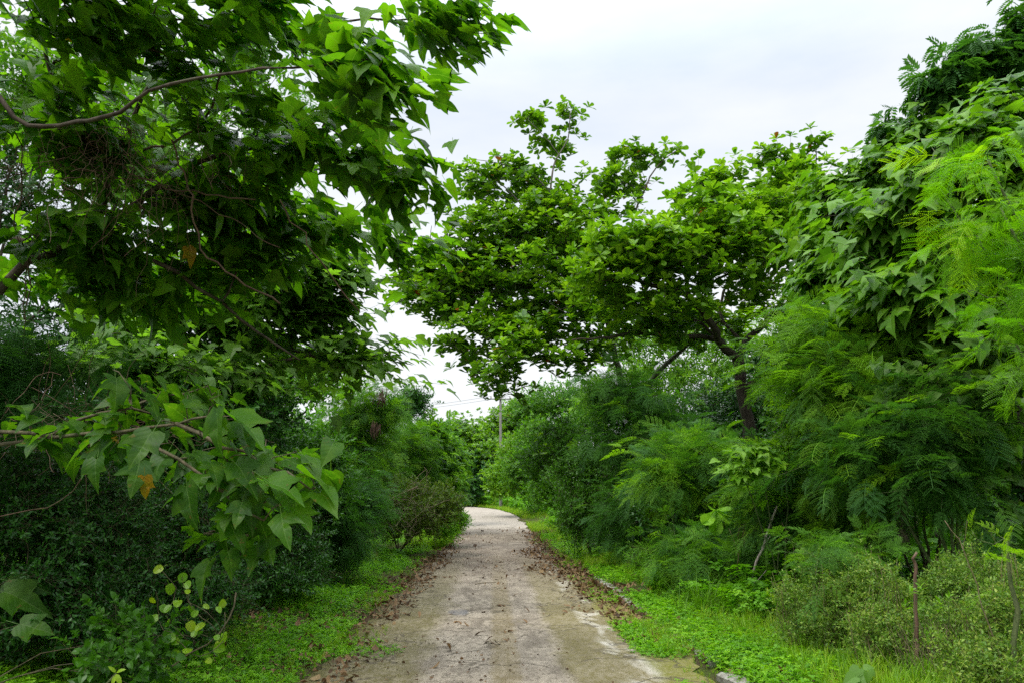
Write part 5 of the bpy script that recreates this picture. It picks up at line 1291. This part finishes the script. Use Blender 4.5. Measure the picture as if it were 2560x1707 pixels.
fallen('fallen_leaf', 'olive leaf left of the dark patch in the lane', 1047, 1540, .1, .7, 6, tpl=2)
fallen('fallen_leaf', 'orange brown leaf on the left shoulder of the lane near the moss', 1037, 1450, .17, .55, 7, tpl=0)
fallen('fallen_leaf', 'pale green fallen leaf on the left edge of the lane', 880, 1580, .10, .4, 8, mat='lobed_pale', tpl=3)
fallen('fallen_leaf', 'broad dark brown leaf on the left moss strip of the lane', 898, 1556, .15, .05, 9, tpl=1)
fallen('fallen_leaf', 'tan leaf lying flat at the bottom left of the lane', 785, 1698, .10, .95, 10, tpl=3)
rr = rng_(404)
first = None
for k in range(90):
    px = rr.normal(1215 + 60 * math.sin(k // 7 * 2.1), 38); py = 1320 + 300 * rr.uniform(0, 1) ** 2.4
    half = (py - 1245) * 1.0
    if abs(px - 1235) > half: continue
    o = fallen('fallen_leaf', 'small dry brown leaf lying loose among others of its size on the lane surface', px, py, rr.uniform(.06, .11), rr.uniform(0, .8), 500 + k, 'small dry leaves on the lane', tpl=k)
def twig_on_lane(label, a, c, seed):
    def gpt(px, py):
        v = P(px, py, 1.0) - EYE; d = (0.03 - EYE[2]) / v[2]
        for _ in range(20): d = (g_(d) + .03 - EYE[2]) / v[2]
        return EYE + v * d
    A, C = gpt(*a), gpt(*c)
    stick('fallen_twig', label, [A, (A + C) / 2 + [0, .06, .01], C], .008, .004, 'drytwig', None, seed)
twig_on_lane('thin dry twig lying across the lane beyond the dark patch', (1188, 1459), (1240, 1454), 3)
twig_on_lane('dry twig lying at the litter edge on the right of the lane', (1420, 1462), (1432, 1440), 5)

# ---- filler wood as one mass, mostly unseen, added to block horizon light
def filler_woods(seed, boxes, n, size):
    lv = Leaves(seed); r = rng_(seed)
    vol = np.array([(b[1] - b[0]) * (b[3] - b[2]) for b in boxes], float); pk = r.choice(len(boxes), n // 30, p=vol / vol.sum())
    B = np.array(boxes)[pk]
    c = np.stack([B[:, 0] + (B[:, 1] - B[:, 0]) * r.uniform(0, 1, len(B)), B[:, 2] + (B[:, 3] - B[:, 2]) * r.uniform(0, 1, len(B)), B[:, 4] * r.uniform(0, 1, len(B)) ** .8], -1)
    pos = np.repeat(c, 30, 0) + r.normal(0, .6, (len(c) * 30, 3))
    pos[:, 2] = np.maximum(pos[:, 2], .1)
    m_ = len(pos)
    lv.add(T['oval'], pos, rand_dirs(r, m_) - [0, 0, .3], rand_dirs(r, m_) * .6 + UPV, size * r.uniform(.6, 1.3, m_), np.repeat(r.uniform(0, .9, len(c)), 30))
    tag(lv.build('filler_woods', M['bush']), kind='stuff')
filler_woods(201, [(-26, -8, 4, 24, 3.4), (-9.5, -6.5, 6, 36, 3.0), (-30, -6.0, 24, 70, 5.0), (-16, -9, -6, 4, 4.5)], 66000, .32)  # left side; last box is unseen, beside and behind the camera, for shade
filler_woods(202, [(9, 26, 3, 24, 6.0), (7, 11, 8, 36, 3.6), (6, 9, 30, 56, 4.5), (9, 30, 24, 70, 5.5), (6, 16, -6, 3, 5)], 80000, .32)  # right side; last box is unseen, beside and behind the camera
filler_woods(203, [(-40, 40, 80, 110, 6.0), (-9, 8, 74, 82, 6.0), (1.5, 9, 60, 74, 4.0)], 40000, .5)
